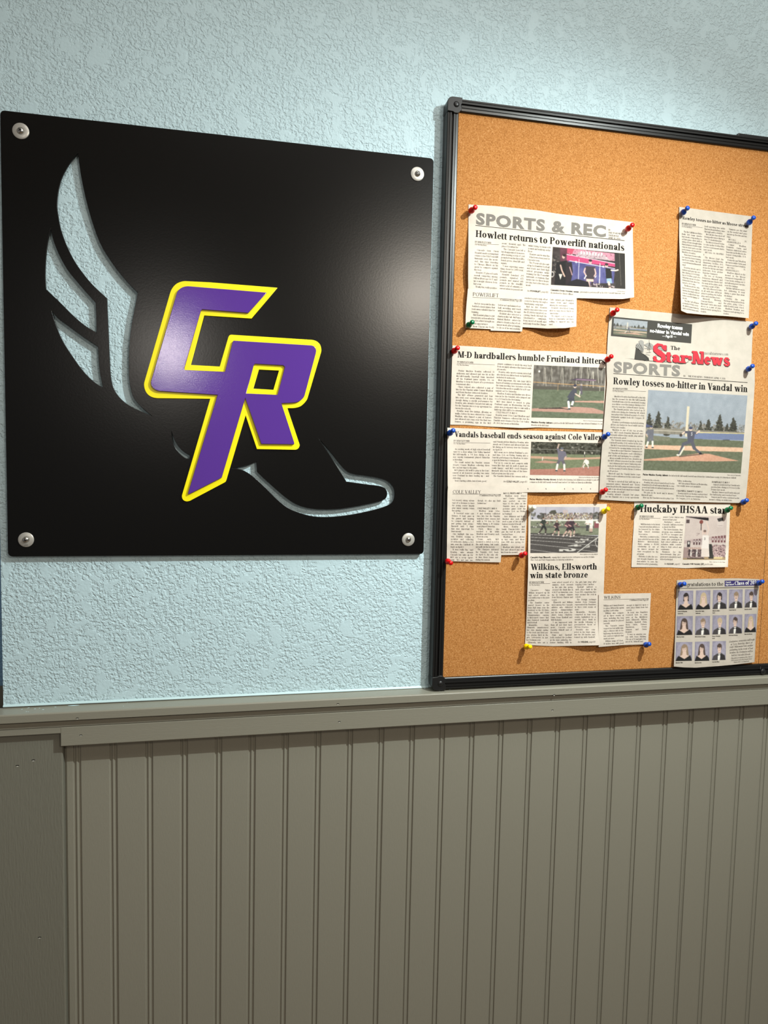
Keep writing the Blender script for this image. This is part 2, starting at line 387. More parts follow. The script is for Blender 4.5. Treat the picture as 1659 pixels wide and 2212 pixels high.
    if ch == '3': arc(m + .20, .75, .23, .26, -80, 160, w, h); arc(m + .20, .26, .26, .27, -160, 90, w, h); return p.q, .60
    if ch == '4': p.rect(m + .26, 0, m + .26 + w, 1); p.dia(m, .28, m + .26, 1, h * 1.5); p.rect(m, .25, m + .52, .25 + h * 1.2); return p.q, .62
    if ch == '5': p.rect(m + .04, .5, m + .04 + h, 1); p.rect(m + .04, .88, m + .42, 1); arc(m + .20, .31, .26, .32, -160, 120, w, h); return p.q, .60
    if ch == '6': arc(m + .25, .31, .25, .32, 0, 360); arc(m + .38, .36, .38, .65, 95, 180, w, h); return p.q, .62
    if ch == '7': p.rect(m, .88, m + .48, 1); p.dia(m + .12, 0, m + .42, .92, w); return p.q, .58
    if ch == '8': arc(m + .25, .75, .21, .26, 0, 360, w * .8); arc(m + .25, .26, .25, .27, 0, 360); return p.q, .62
    if ch == '9': arc(m + .25, .69, .25, .32, 0, 360); arc(m + .12, .64, .38, .65, -85, 0, w, h); return p.q, .62
    if ch in '.,': 
        p.dot(m + .06, .07, w * .55)
        if ch == ',': p.dia(m + .01, -.17, m + .08, .05, h * 1.2)
        return p.q, .27
    if ch == ':': p.dot(m + .06, .07, w * .55); p.dot(m + .06, .5, w * .55); return p.q, .27
    if ch == '-': p.rect(.05, .30, .33, .30 + h * 1.8); return p.q, .38
    if ch == '\u2014': p.rect(.0, .32, .7, .32 + h * 1.3); return p.q, .8
    if ch == "'": p.dia(m, .72, m + .04, 1, w * .6); return p.q, .22
    if ch == '"': p.dia(m, .74, m + .03, 1, w * .5); p.dia(m + .14, .74, m + .17, 1, w * .5); return p.q, .38
    if ch in '()':
        if ch == '(': arc(m + .3, .45, .28, .68, 125, 235, h * 1.3, h)
        else: arc(-.08, .45, .28, .68, -55, 55, h * 1.3, h)
        return p.q, .32
    if ch == '$': q, a = glyph('S', w, h, n); p.q = list(q); p.rect(a / 2 - .03, -.12, a / 2 + .03, 1.12); return p.q, a
    if ch == '!': p.rect(m, .25, m + w * .8, 1); p.dot(m + .06, .07, w * .5); return p.q, .27
    if ch == '/': p.dia(0, -.1, .3, 1, h * 1.3); return p.q, .36
    if ch == '#': p.rect(.05, .3, .55, .38); p.rect(.05, .6, .55, .68); p.dia(.1, 0, .2, 1, .07); p.dia(.35, 0, .45, 1, .07); return p.q, .6
    return [], .4

# ---------------------------------------------------------------- the setting
CY = -.016                                            # face of the cork
def wallbox(name, a, b, m):
    mb = MB(); mb.box(a, b); return tag(mb.build(name, m), kind='structure')
wallbox('wall_front', (-.0135, 0, -.222), (3.0, .10, 1.55), M['wall'])
wallbox('wall_recess', (-1.6, .10, -.2215), (-.0137, .14, 1.55), M['recess'])
wallbox('wall_recess_lower', (-1.6, .098, -1.22), (-.0137, .14, -.2216), M['greyv'])
wallbox('floor', (-1.6, -4.0, -1.24), (3.0, .14, -1.22), mat('brown_floor', (120, 98, 78), .5))
wallbox('ceiling', (-1.6, -4.0, 1.55), (3.0, .14, 1.57), mat('white_ceiling', (225, 222, 214), .8))
wallbox('wall_lower', (-.0135, .0006, -1.22), (3.0, .10, -.2222), M['greyv'])

# paint line where the plaster meets the chair rail
mb = MB(); prof = [(0, 0), (-.0022, 0), (-.0018, .0012), (-.0008, .0022), (0, .0030)]
mb.sweep(prof, -.0135, .6255, lambda u, v, t: (t, u - .0003, -.2218 + v))
tag(mb.build('trim_4', M['caulk'], smooth=True), kind='structure')

# chair rail: moulded cap over a flat band
TILT = .0022                                          # the rail drops a little towards the left
def rail(u, v, t): return (t, u, v - (1.0 - t) * TILT)
cap = [(-.0002, -.2216), (-.0285, -.2216), (-.0305, -.2222), (-.0312, -.2235), (-.0312, -.2338), (-.0300, -.2345), (-.0292, -.2350),
       (-.0262, -.2350), (-.0262, -.2358), (-.0284, -.2364), (-.0280, -.2385), (-.0270, -.2405), (-.0258, -.2425), (-.0252, -.2440), (-.0252, -.2447), (-.0232, -.2449), (-.0232, -.2456), (-.0246, -.2460),
       (-.0246, -.2545), (-.0238, -.2552), (-.0002, -.2552)]
mb = MB(); N = 14
mb.sweep(cap, -.60, 3.0, rail)
r1 = tag(mb.build('trim_1', M['greyh']), kind='structure')
band = [(-.0030, -.2553), (-.0236, -.2553), (-.0236, -.2740), (-.0224, -.2752), (-.0030, -.2752)]
band = [(-.0030, -.2553), (-.0218, -.2553), (-.0218, -.2738), (-.0208, -.2750), (-.0030, -.2750)]
lip = [(-.0219, -.2470), (-.0249, -.2470), (-.0249, -.2738), (-.0240, -.2750), (-.0219, -.2750)]
mb = MB(); mb.sweep([(-.0030, -.2462), (-.0243, -.2462), (-.0250, -.2468), (-.0250, -.2735), (-.0238, -.2748), (-.0030, -.2748)], .0700, 3.0, rail)
r2 = tag(mb.build('trim_2', M['greyh']), kind='structure')
mb = MB(); mb.box((-.60, -.0165, -1.22), (.0700, -.0002, -.2575)); r3 = mb.build('trim_3', M['stile'])
md = r3.modifiers.new('round', 'BEVEL'); md.width = .0018; md.segments = 3; tag(r3, kind='structure')

# beadboard: one plank per pitch, each with its bead and two quirks
pitch = .051231; g0 = .08737
planks = empty('wall_beadboard', (.0713, 0, -.7)); tag(planks, kind='structure')
def plank_mesh(w_, beadw=.0056, q=.0014):
    f = -.0045; d = -.0022
    pr = [(0, -.0007), (0, d), (q, d), (q + .0006, f + .0004), (q + .0014, f), (w_ - beadw - 2 * q - .0008, f), (w_ - beadw - 2 * q, f + .0005), (w_ - beadw - 2 * q + .0004, d), (w_ - beadw - q, d)]
    for k in range(7):
        a = PI * k / 6; pr.append((w_ - beadw / 2 - q / 2 - (beadw - q) / 2 * math.cos(a), d - .0019 * math.sin(a)))
    pr += [(w_, d), (w_, -.0007)]
    mb = MB(); mb.sweep(pr, -1.22, -.2556, lambda u, v, t: (u, v, t)); return mb
edge0 = g0 + .0056 / 2
first = plank_mesh(edge0 - .0702).build('plank', M['greyv']); first.location = (.0702, 0, 0); adopt(planks, first)
base = None
for i in range(34):
    x = edge0 + i * pitch
    if base is None: base = plank_mesh(pitch - .0001).build('plank', M['greyv']); o = base
    else: o = base.copy(); C.objects.link(o); o.parent = None; o.matrix_parent_inverse = Matrix.Identity(4)
    o.location = (x, random.uniform(-.0002, .0002) if i else 0, 0); adopt(planks, o)

# nail holes and flecks
def nail(px, py, y, par, r=.0022):
    c = V(px, py, y - .00006); mb = MB(); n = 10
    mb.add([(c.x + r * math.cos(2 * PI * k / n), c.y, c.z + r * .42 * math.sin(2 * PI * k / n)) for k in range(n)] + [(c.x, c.y - .0001, c.z)], [(k, (k + 1) % n, n) for k in range(n)])
    adopt(par, mb.build('nail_hole', M['hole'])); mb = MB()
    mb.add([(c.x - r * .8, c.y - .00008, c.z - r * .34), (c.x, c.y - .00008, c.z - r * .2), (c.x + r * .8, c.y - .00008, c.z - r * .34), (c.x, c.y - .0002, c.z - r * .62)], [(0, 1, 2, 3)])
    adopt(par, mb.build('nail_hole_rim', M['holelip']))
for px, py in ((166.9, 1551.6), (730, 1520.5), (1197, 1501)): nail(px, py, -.0312, r1)
for px, py in ((174.7, 1588), (733, 1559), (1193.5, 1534)): nail(px, py, -.0250, r2)
for px, py in ((72, 1642), (85.5, 2025), (37.6, 1654)): nail(px, py, -.0165, r3, .0026)
random.seed(4)
for k in range(16):                                   # spatters of wall paint on the ledge
    x = random.choice([random.uniform(-.01, .25), random.uniform(-.01, .1), random.uniform(.55, .66)]); y = -random.uniform(.003, .024); r = random.uniform(.0003, .0010)
    if k == 0: x, y, r = .083, -.004, .0022
    mb = MB(); n = 7; z = -.2216 - (1 - x) * TILT + .00012
    e = 4.2 if k == 0 else random.uniform(1, 2.4)
    mb.add([(x + r * e * math.cos(2 * PI * q / n) * random.uniform(.7, 1.1), y + r * math.sin(2 * PI * q / n) * random.uniform(.7, 1.1), z) for q in range(n)] + [(x, y, z + .0004)], [(q, (q + 1) % n, n) for q in range(n)])
    adopt(r1, mb.build('paint_fleck', M['caulk']))

# ---------------------------------------------------------------- the metal team sign
sign = empty('wall_sign', (.3047, -.0083, .30))
tag(sign, 'square black metal sign with a winged shoe cut-out and raised purple and yellow letters', 'sign')
YP = -.0083
z1 = Z_(0, 200, 480 / 1659); z2 = Z_(0, 480, 480 / 1659); z3 = Z_(300, 580, 420 / 1659); z4 = Z_(340, 860, 620 / 1659)
W_, H_ = .6094, .61; rc = .006
outer = []
for cx, cz, a0 in ((W_ - rc, H_ - rc, 0), (rc, H_ - rc, 90), (rc, rc, 180), (W_ - rc, rc, 270)):
    for k in range(7): a = math.radians(a0 + 15 * k); outer.append((cx + rc * math.cos(a), cz + rc * math.sin(a)))
f1 = z1.L([(583, 450, 1), (590, 520), (610, 650), (650, 830), (700, 1000), (760, 1150), (850, 1290), (940, 1402), (1027, 1492, 1)]) + \
     z2.L([(1022, 560), (1006, 640), (985, 750), (968, 880), (961, 1020), (963, 1150), (975, 1240), (1000, 1315), (1060, 1385), (1133, 1445, 1), (1050, 1410), (960, 1365), (890, 1305), (850, 1240), (830, 1170), (820, 1050), (812, 850), (805, 700), (800, 568, 1), (705, 480), (635, 400), (560, 295), (500, 178), (457, 60)]) + \
     z1.L([(437, 930), (428, 850), (436, 740), (458, 650), (490, 580), (530, 515)])
f2 = z2.L([(378, 50, 1), (400, 140), (440, 240), (500, 350), (580, 450), (650, 530), (713, 600, 1), (718, 700), (720, 823, 1), (640, 775), (550, 700), (450, 600), (345, 500, 1), (339, 400), (343, 280), (355, 160)])
f3 = z2.L([(385, 660, 1), (430, 715), (520, 782), (620, 855), (732, 930, 1), (736, 1030), (745, 1120), (768, 1235, 1), (700, 1190), (620, 1110), (540, 1000), (470, 890), (420, 775)])
f4 = z4.L([(82, 195, 1), (95, 232), (118, 275), (150, 308), (187, 330, 1), (184, 350, 1), (160, 345), (125, 315), (98, 275), (86, 235)])
f5 = z4.L([(433, 405, 1), (490, 395), (530, 385), (572, 366, 1), (575, 425, 1), (620, 468), (680, 522), (740, 573), (800, 612), (870, 635), (950, 643), (1050, 640), (1150, 625), (1250, 605), (1308, 588), (1325, 570), (1328, 545), (1315, 520), (1285, 508), (1200, 497), (1093, 482, 1), (1050, 415), (1000, 335), (938, 240, 1), (1000, 312), (1050, 375), (1090, 418), (1130, 438), (1200, 448), (1280, 462), (1330, 480), (1362, 512), (1371, 550), (1364, 590), (1340, 615), (1280, 638), (1180, 662), (1080, 679), (980, 687), (900, 683), (830, 666), (760, 637), (690, 582), (620, 512), (550, 450), (490, 415)])
kk = (1.08954 - .0083) / (1.08954 - .013); outer = [(.3205 + (x - .3205) * kk, .14718 + (z - .14718) * kk) for x, z in outer]
holes = [XZ(spline(f, 5), YP) for f in (f1, f2, f3, f4, f5)]
flat('backing_plate', [outer] + holes, YP, YP + .0030, M['black'], sign, .0004)
ye = z3.L([(395, 107), (600, 117), (1182, 164, 1), (962, 427, 1), (558, 400, 1), (443, 823, 1), (690, 836, 1), (762, 588), (778, 567), (810, 566), (1470, 608), (1515, 620), (1546, 650), (1557, 692), (1552, 725), (1440, 1105), (1415, 1145), (1375, 1178), (1325, 1191), (1268, 1192, 1)]) + \
     z4.L([(822, 268), (815, 290), (795, 299), (575, 295, 1), (510, 100, 1), (402, 463), (390, 487), (192, 592), (165, 597), (146, 585), (142, 560)]) + \
     z3.L([(608, 1112, 1), (165, 1107), (110, 1097), (70, 1068), (47, 1020), (46, 968), (266, 208), (290, 160), (330, 124)])
# straight runs need straight splines: keep curves only where neighbours are close
def outline(pts, n=5):
    out = []; N_ = len(pts)
    for i in range(N_):
        a, b = pts[i], pts[(i + 1) % N_]
        if math.dist(a[:2], b[:2]) > 34 or (len(a) > 2 and len(b) > 2): out.append(a[:2]); continue
        p0 = pts[i - 1]; p3 = pts[(i + 2) % N_]
        if len(a) > 2: p0 = a
        if len(b) > 2: p3 = b
        A_, B_, C_, D_ = (np.array(q[:2], float) for q in (p0, a, b, p3)); s_ = np.linalg.norm(C_ - B_)
        t1 = (C_ - A_); t2 = (D_ - B_); t1 = t1 / (np.linalg.norm(t1) + 1e-9) * s_; t2 = t2 / (np.linalg.norm(t2) + 1e-9) * s_
        for k in range(n):
            t = k / n
            out.append(tuple((2 * t ** 3 - 3 * t * t + 1) * B_ + (t ** 3 - 2 * t * t + t) * t1 + (-2 * t ** 3 + 3 * t * t) * C_ + (t ** 3 - t * t) * t2))
    return out
YY = YP - .0034; YU = YY - .0036
yh = z3.L([(1025, 862), (1195, 871), (1148, 1035), (977, 1025)])
flat('letter_outline', [XZ(outline(ye), YY), XZ(yh, YY)], YY, YP, M['yellow'], sign, .0003)
pu = z3.L([(430, 151), (1090, 205, 1), (935, 378, 1), (540, 348, 1), (527, 365), (392, 835), (388, 855), (395, 866), (735, 881, 1), (800, 628), (812, 615), (1465, 655), (1495, 665), (1511, 690), (1510, 722), (1415, 1080), (1392, 1115), (1355, 1138), (1300, 1146), (1216, 1150, 1), (1324, 1480), (1322, 1500), (1045, 1497, 1), (908, 1103, 1)]) + \
     z4.L([(372, 459, 1), (182, 556), (178, 545)]) + z3.L([(672, 1078, 1), (178, 1046), (135, 1030), (108, 1000), (104, 960), (322, 215), (340, 182), (380, 157)])
ph = z3.L([(990, 812), (1232, 826), (1246, 840), (1184, 1078), (916, 1066), (980, 825)])
flat('letter_face', [XZ(outline(pu), YU), XZ(ph, YU)], YU, YY, M['purple'], sign, .0005, 2)
def washer(px, py, r, rot, stamp=False):
    c = V(px, py, YP - .0018); mb = MB()
    mb.lathe([(0, r), (.0012, r), (.0017, r - .0006), (.0017, r * .45), (.0010, r * .43)], (c.x, YP, c.z), (0, -1, 0), 40)
    wv = mb.build('washer', M['steel'], sign, True)
    R_ = r * .40; mb = MB()
    mb.lathe([(0, R_ * .95), (.0009, R_), (.0018, R_ * .95), (.0027, R_ * .78), (.0033, R_ * .5), (.0036, R_ * .2)], (c.x, YP - .0012, c.z), (0, -1, 0), 28)
    sc_ = mb.build('screw', M['steel2'], None, True); adopt_sub(wv, sc_)
    mb = MB()
    for k in range(2):
        a = rot + k * PI / 2; u = Vector((math.cos(a), 0, math.sin(a))); q = Vector((-math.sin(a), 0, math.cos(a)))
        y0 = YP - .00492; o_ = Vector((c.x, y0, c.z)); L_, t_ = R_ * .52, R_ * .13
        v_ = [o_ + u * sx * L_ + q * sy * t_ + Vector((0, dy, 0)) for dy in (0, .0012) for sx, sy in ((-1, -1), (1, -1), (1, 1), (-1, 1))]
        mb.add(v_, [(0, 1, 2, 3), (4, 7, 6, 5), (0, 4, 5, 1), (1, 5, 6, 2), (2, 6, 7, 3), (3, 7, 4, 0)])
    sl = mb.build('screw_slot', M['dark']); adopt_sub(wv, sl)
    return wv, c
def adopt_sub(parent, k):
    bpy.context.view_layer.update()
    k.parent = parent; k.matrix_parent_inverse = parent.matrix_world.inverted()
for px, py, r, ro in ((44.3, 282.3, .0107, .6), (902, 375.3, .0105, .9), (55.8, 1166, .0105, .35), (882.2, 1165.7, .0103, .95)):
    wv, c = washer(px, py, r, ro)
    if py > 1100 and px < 100: stamp_c, stamp_w = c, wv

# ---------------------------------------------------------------- the cork board
board = empty('cork_board', (.98, -.01, .24))
tag(board, 'large cork bulletin board in a black ribbed frame standing on the chair rail', 'bulletin board')
XL, ZT, ZB = .6265, .6992, -.2196; FW = .0190; XR = 1.62; SEAM = 1.2330
for a, b in ((XL + .012, SEAM - .0004), (SEAM + .0004, XR - .012)):
    mb = MB(); mb.box((a, CY, ZB + .012), (b, -.004, ZT - .012)); mb.build('cork_panel', M['cork'], board)
mb = MB(); mb.box((SEAM - .0012, CY + .0006, ZB + .014), (SEAM + .0012, -.004, ZT - .014)); mb.build('seam_strip', M['dark'], board)
prof = [(0, 0), (0, .0175), (.0004, .0195), (.0012, .0206), (.0034, .0208), (.0038, .0198), (.0044, .0198), (.0048, .0210), (.0074, .0210), (.0078, .0176), (.0102, .0176), (.0106, .0210),
        (.0132, .0208), (.0136, .0197), (.0142, .0197), (.0146, .0203), (.0176, .0199), (.0187, .0190), (FW, .0178), (FW, .0150), (.004, .0030), (.004, 0)]
def frame_piece(a, b, fn): mb = MB(); mb.sweep(prof, a, b, fn); return mb.build('frame_rail', M['frame'], board)
frame_piece(ZB + .020, ZT - .022, lambda u, v, t: (XL + u, -v - .0002, t))
frame_piece(XL + .0225, XR, lambda u, v, t: (t, -v - .0002, ZT - u))
frame_piece(XL + .020, SEAM - .0002, lambda u, v, t: (t, -v - .0002, ZB + u))
frame_piece(SEAM + .0002, XR, lambda u, v, t: (t, -v - .0002, ZB + u))
def corner(z0, s_):                                   # moulded corner with a domed boss
    S_ = .0222; pts = []
    R_ = .0085
    for k in range(8): a = math.radians(180 - 90 * k / 7); pts.append((XL - .0004 + R_ + R_ * math.cos(a), R_ - R_ * math.sin(a) ))
    pts += [(XL + S_ + .0006, 0), (XL + S_ + .0006, .0085), (XL + S_ - .0012, .0105), (XL + S_ + .0002, .0160), (XL + S_ - .0012, .0195), (XL + S_ - .0055, .0235), (XL + S_ - .0085, .0238), (XL + .0105, .0236), (XL + .0085, .0220), (XL + .0012, .0216), (XL - .0004, .0214)]
    L_ = [(x, z0 - s_ * (z - .0004)) for x, z in pts]
    o = flat('corner_cap', [L_], -.0232, -.0002, M['cap'], board, .0008, 2)
    mb = MB(); mb.lathe([(0, .0046), (.0006, .0044), (.0016, .0030), (.0021, .0012)], (XL + .0135, -.0230, z0 - s_ * .0105), (0, -1, 0), 18)
    k = mb.build('cap_boss', M['cap'], None, True); adopt_sub(o, k)
corner(ZT, 1); corner(ZB, -1)
a = P(1597, 292, -.021); mb = MB(); mb.box((float(a[0]), -.0185, ZT - .001), (float(a[0]) + .09, -.0005, ZT + .0042))
hc = mb.build('hinge_clip', M['cap'], board); md = hc.modifiers.new('b', 'BEVEL'); md.width = .0012; md.segments = 2
a = P(1647, 1460, -.023); mb = MB(); mb.lathe([(0, .0052), (.0012, .0050), (.0022, .0036), (.0028, .0014)], (float(a[0]) + .002, -.0211, ZB + .0058), (0, -1, 0), 18)
mb.build('hinge_rivet', M['cap'], board, True)
mb = MB(); mb.box((SEAM - .0004, -.0214, ZB + .0095), (SEAM + .0004, -.0170, ZB + .0150)); mb.build('joint_gap', M['needle'], board)

# ---------------------------------------------------------------- newsprint: sheets, lettering, pictures
class Ink:
    def __init__(s): s.p = []; s.n = []
    def add(s, poly): s.p.extend(poly); s.n.append(len(poly))
    def build(s, name, m, sheet, dh):
        if not s.n: return
        a = np.array(s.p, float); v = sheet.S(a[:, 0], a[:, 1], dh)
        idx = np.arange(len(a)); st = np.concatenate([[0], np.cumsum(s.n)])
        if all(k == 4 for k in s.n): f = idx.reshape(-1, 4)
        elif all(k == 3 for k in s.n): f = idx.reshape(-1, 3)
        else: f = [list(range(st[i], st[i + 1])) for i in range(len(s.n))]
        return mesh(name, v, f, m, sheet.o)
GC = {}
def serif(ch, w, h, n):
    k = (ch, w, h, n)
    if k not in GC: GC[k] = glyph(ch, w, h, n)
    return GC[k]
SANS = {}
def sans(ch, bold):
    k = (ch, bold)
    if k in SANS: return SANS[k]
    def mk(t):
        cu = bpy.data.curves.new('t', 'FONT'); cu.body = t; cu.offset = bold; cu.resolution_u = 3
        o = bpy.data.objects.new('t', cu); C.objects.link(o)
        me = bpy.data.meshes.new_from_object(o.evaluated_get(bpy.context.evaluated_depsgraph_get()))
        vs = [tuple(q.co[:2]) for q in me.vertices]; fs = [[vs[i] for i in p_.vertices] for p_ in me.polygons]
        bpy.data.objects.remove(o); bpy.data.curves.remove(cu); bpy.data.meshes.remove(me)
        return vs, fs
    if 'H' not in SANS:
        vs, _ = mk('HH'); w2 = max(q[0] for q in vs) - min(q[0] for q in vs); vs, _ = mk('H')
        SANS['H'] = (w2, max(q[1] for q in vs) - 2 * 0)
    capH = .729
    if ch == ' ': SANS[k] = ([], .38); return SANS[k]
    a, fs = mk(ch); b, _ = mk('H' + ch + 'H'); w3 = max(q[0] for q in b) - min(q[0] for q in b)
    adv = (w3 - SANS['H'][0]) / capH
    SANS[k] = ([[(x / capH, y / capH) for x, y in f] for f in fs], adv); return SANS[k]
BOLD = (.20, .065, 22); HEAD = (.15, .05, 20); TEXT = (.125, .07, 7); TBOLD = (.19, .10, 7); SLAB = (.235, .14, 20); LIGHT = (.11, .045, 16)
def gl(ch, st): return sans(ch, st[1]) if st[0] == 'sans' else serif(ch, *st)
def width(t, st): return sum(gl(c, st)[1] for c in t)
def place(ink, t, L, R, cL, cR=None, up=(.03, -1), st=BOLD, slant=0, x0=0.0, x1=1.0, track=0, arc=0):
    """set t so that it fills the run L..R (fractions x0..x1 of it)"""
    cR = cR or cL; L = np.array(L, float); R = np.array(R, float); up = np.array(up, float); up = up / abs(up[1])
    A = width(t, st) + track * (len(t) - 1)
    if A <= 0: return
    u = 0
    for ch in t:
        polys, adv = gl(ch, st)
        for f in polys:
            q = []
            for (x, y) in f:
                k = x0 + (x1 - x0) * (u + x) / A; c = cL + (cR - cL) * k
                b = L + (R - L) * k + np.array((0, arc * 4 * k * (1 - k)))
                q.append(tuple(b + up * c * y + (R - L) / (np.linalg.norm(R - L) + 1e-9) * slant * c * y))
            ink.add(q)
        u += adv + track
def column(ink, lines, z, L0, R0, L1, R1, bold=(), st=TEXT, cond=1.0, size=.60, slant=0, center=False, inkb=None):
    L0, R0, L1, R1 = (np.array(z(*q), float) for q in (L0, R0, L1, R1)); n = len(lines)
    step = np.linalg.norm(L1 - L0) / (n - 1); cap = step * size; u0 = (L0 - L1); u0 /= abs(u0[1]); 
    for i, t in enumerate(lines):
        f = i / (n - 1); L = L0 + (L1 - L0) * f; R = R0 + (R1 - R0) * f; Wd = np.linalg.norm(R - L)
        if not t: continue
        s_ = TBOLD if i in bold else st; ind = cap * 1.1 if t[0] == ' ' else 0; t = t.strip()
        full = i + 1 < n and lines[i + 1] and lines[i + 1][0] != ' ' and i not in bold or (i == n - 1 and t[-1] not in '.)"' and not center) or t[-1] == '-'
        ws = t.split(' '); unit = cap * cond; A = [width(q, s_) * unit for q in ws]; ns = len(ws) - 1; av = Wd - ind
        if center:
            tot = sum(A) + ns * .3 * unit; k = min(1, av / tot); sp = .3 * unit * k; A = [a_ * k for a_ in A]; ind = (Wd - tot * k) / 2
        else:
            sp = .32 * unit; tot = sum(A) + ns * sp
            if full and ns:
                sp = (av - sum(A)) / ns
                if sp < .2 * unit: k = (av) / (sum(A) + ns * .24 * unit); A = [a_ * k for a_ in A]; sp = .24 * unit * k
            elif tot > av: k = av / tot; A = [a_ * k for a_ in A]; sp *= k
        x = ind; d = (R - L) / Wd
        for q, a_ in zip(ws, A):
            place(ink, q, L + d * x, L + d * (x + a_), cap, up=tuple(u0), st=s_, slant=slant); x += a_ + sp
def rule(ink, a, b, t, up=None, n=14, arc=0):
    a = np.array(a, float); b = np.array(b, float); d = (b - a) / np.linalg.norm(b - a); q = np.array((-d[1], d[0])) * t / 2
    for i in range(n):
        s0 = a + (b - a) * i / n + (0, arc * 4 * i / n * (1 - i / n)); s1 = a + (b - a) * (i + 1) / n + (0, arc * 4 * (i + 1) / n * (1 - (i + 1) / n)); ink.add([tuple(s0 - q), tuple(s1 - q), tuple(s1 + q), tuple(s0 + q)])
def fill(ink, quad, nx=8, ny=6):
    a, b, c, d = (np.array(q, float) for q in quad)
    g = lambda u, v: tuple((a * (1 - u) + b * u) * (1 - v) + (d * (1 - u) + c * u) * v)
    for i in range(nx):
        for j in range(ny): ink.add([g(i / nx, j / ny), g((i + 1) / nx, j / ny), g((i + 1) / nx, (j + 1) / ny), g(i / nx, (j + 1) / ny)])
def poly_fan(ink, pts):                               # convex or nearly so
    for i in range(1, len(pts) - 1, 1): ink.add([pts[0], pts[i], pts[i + 1]])

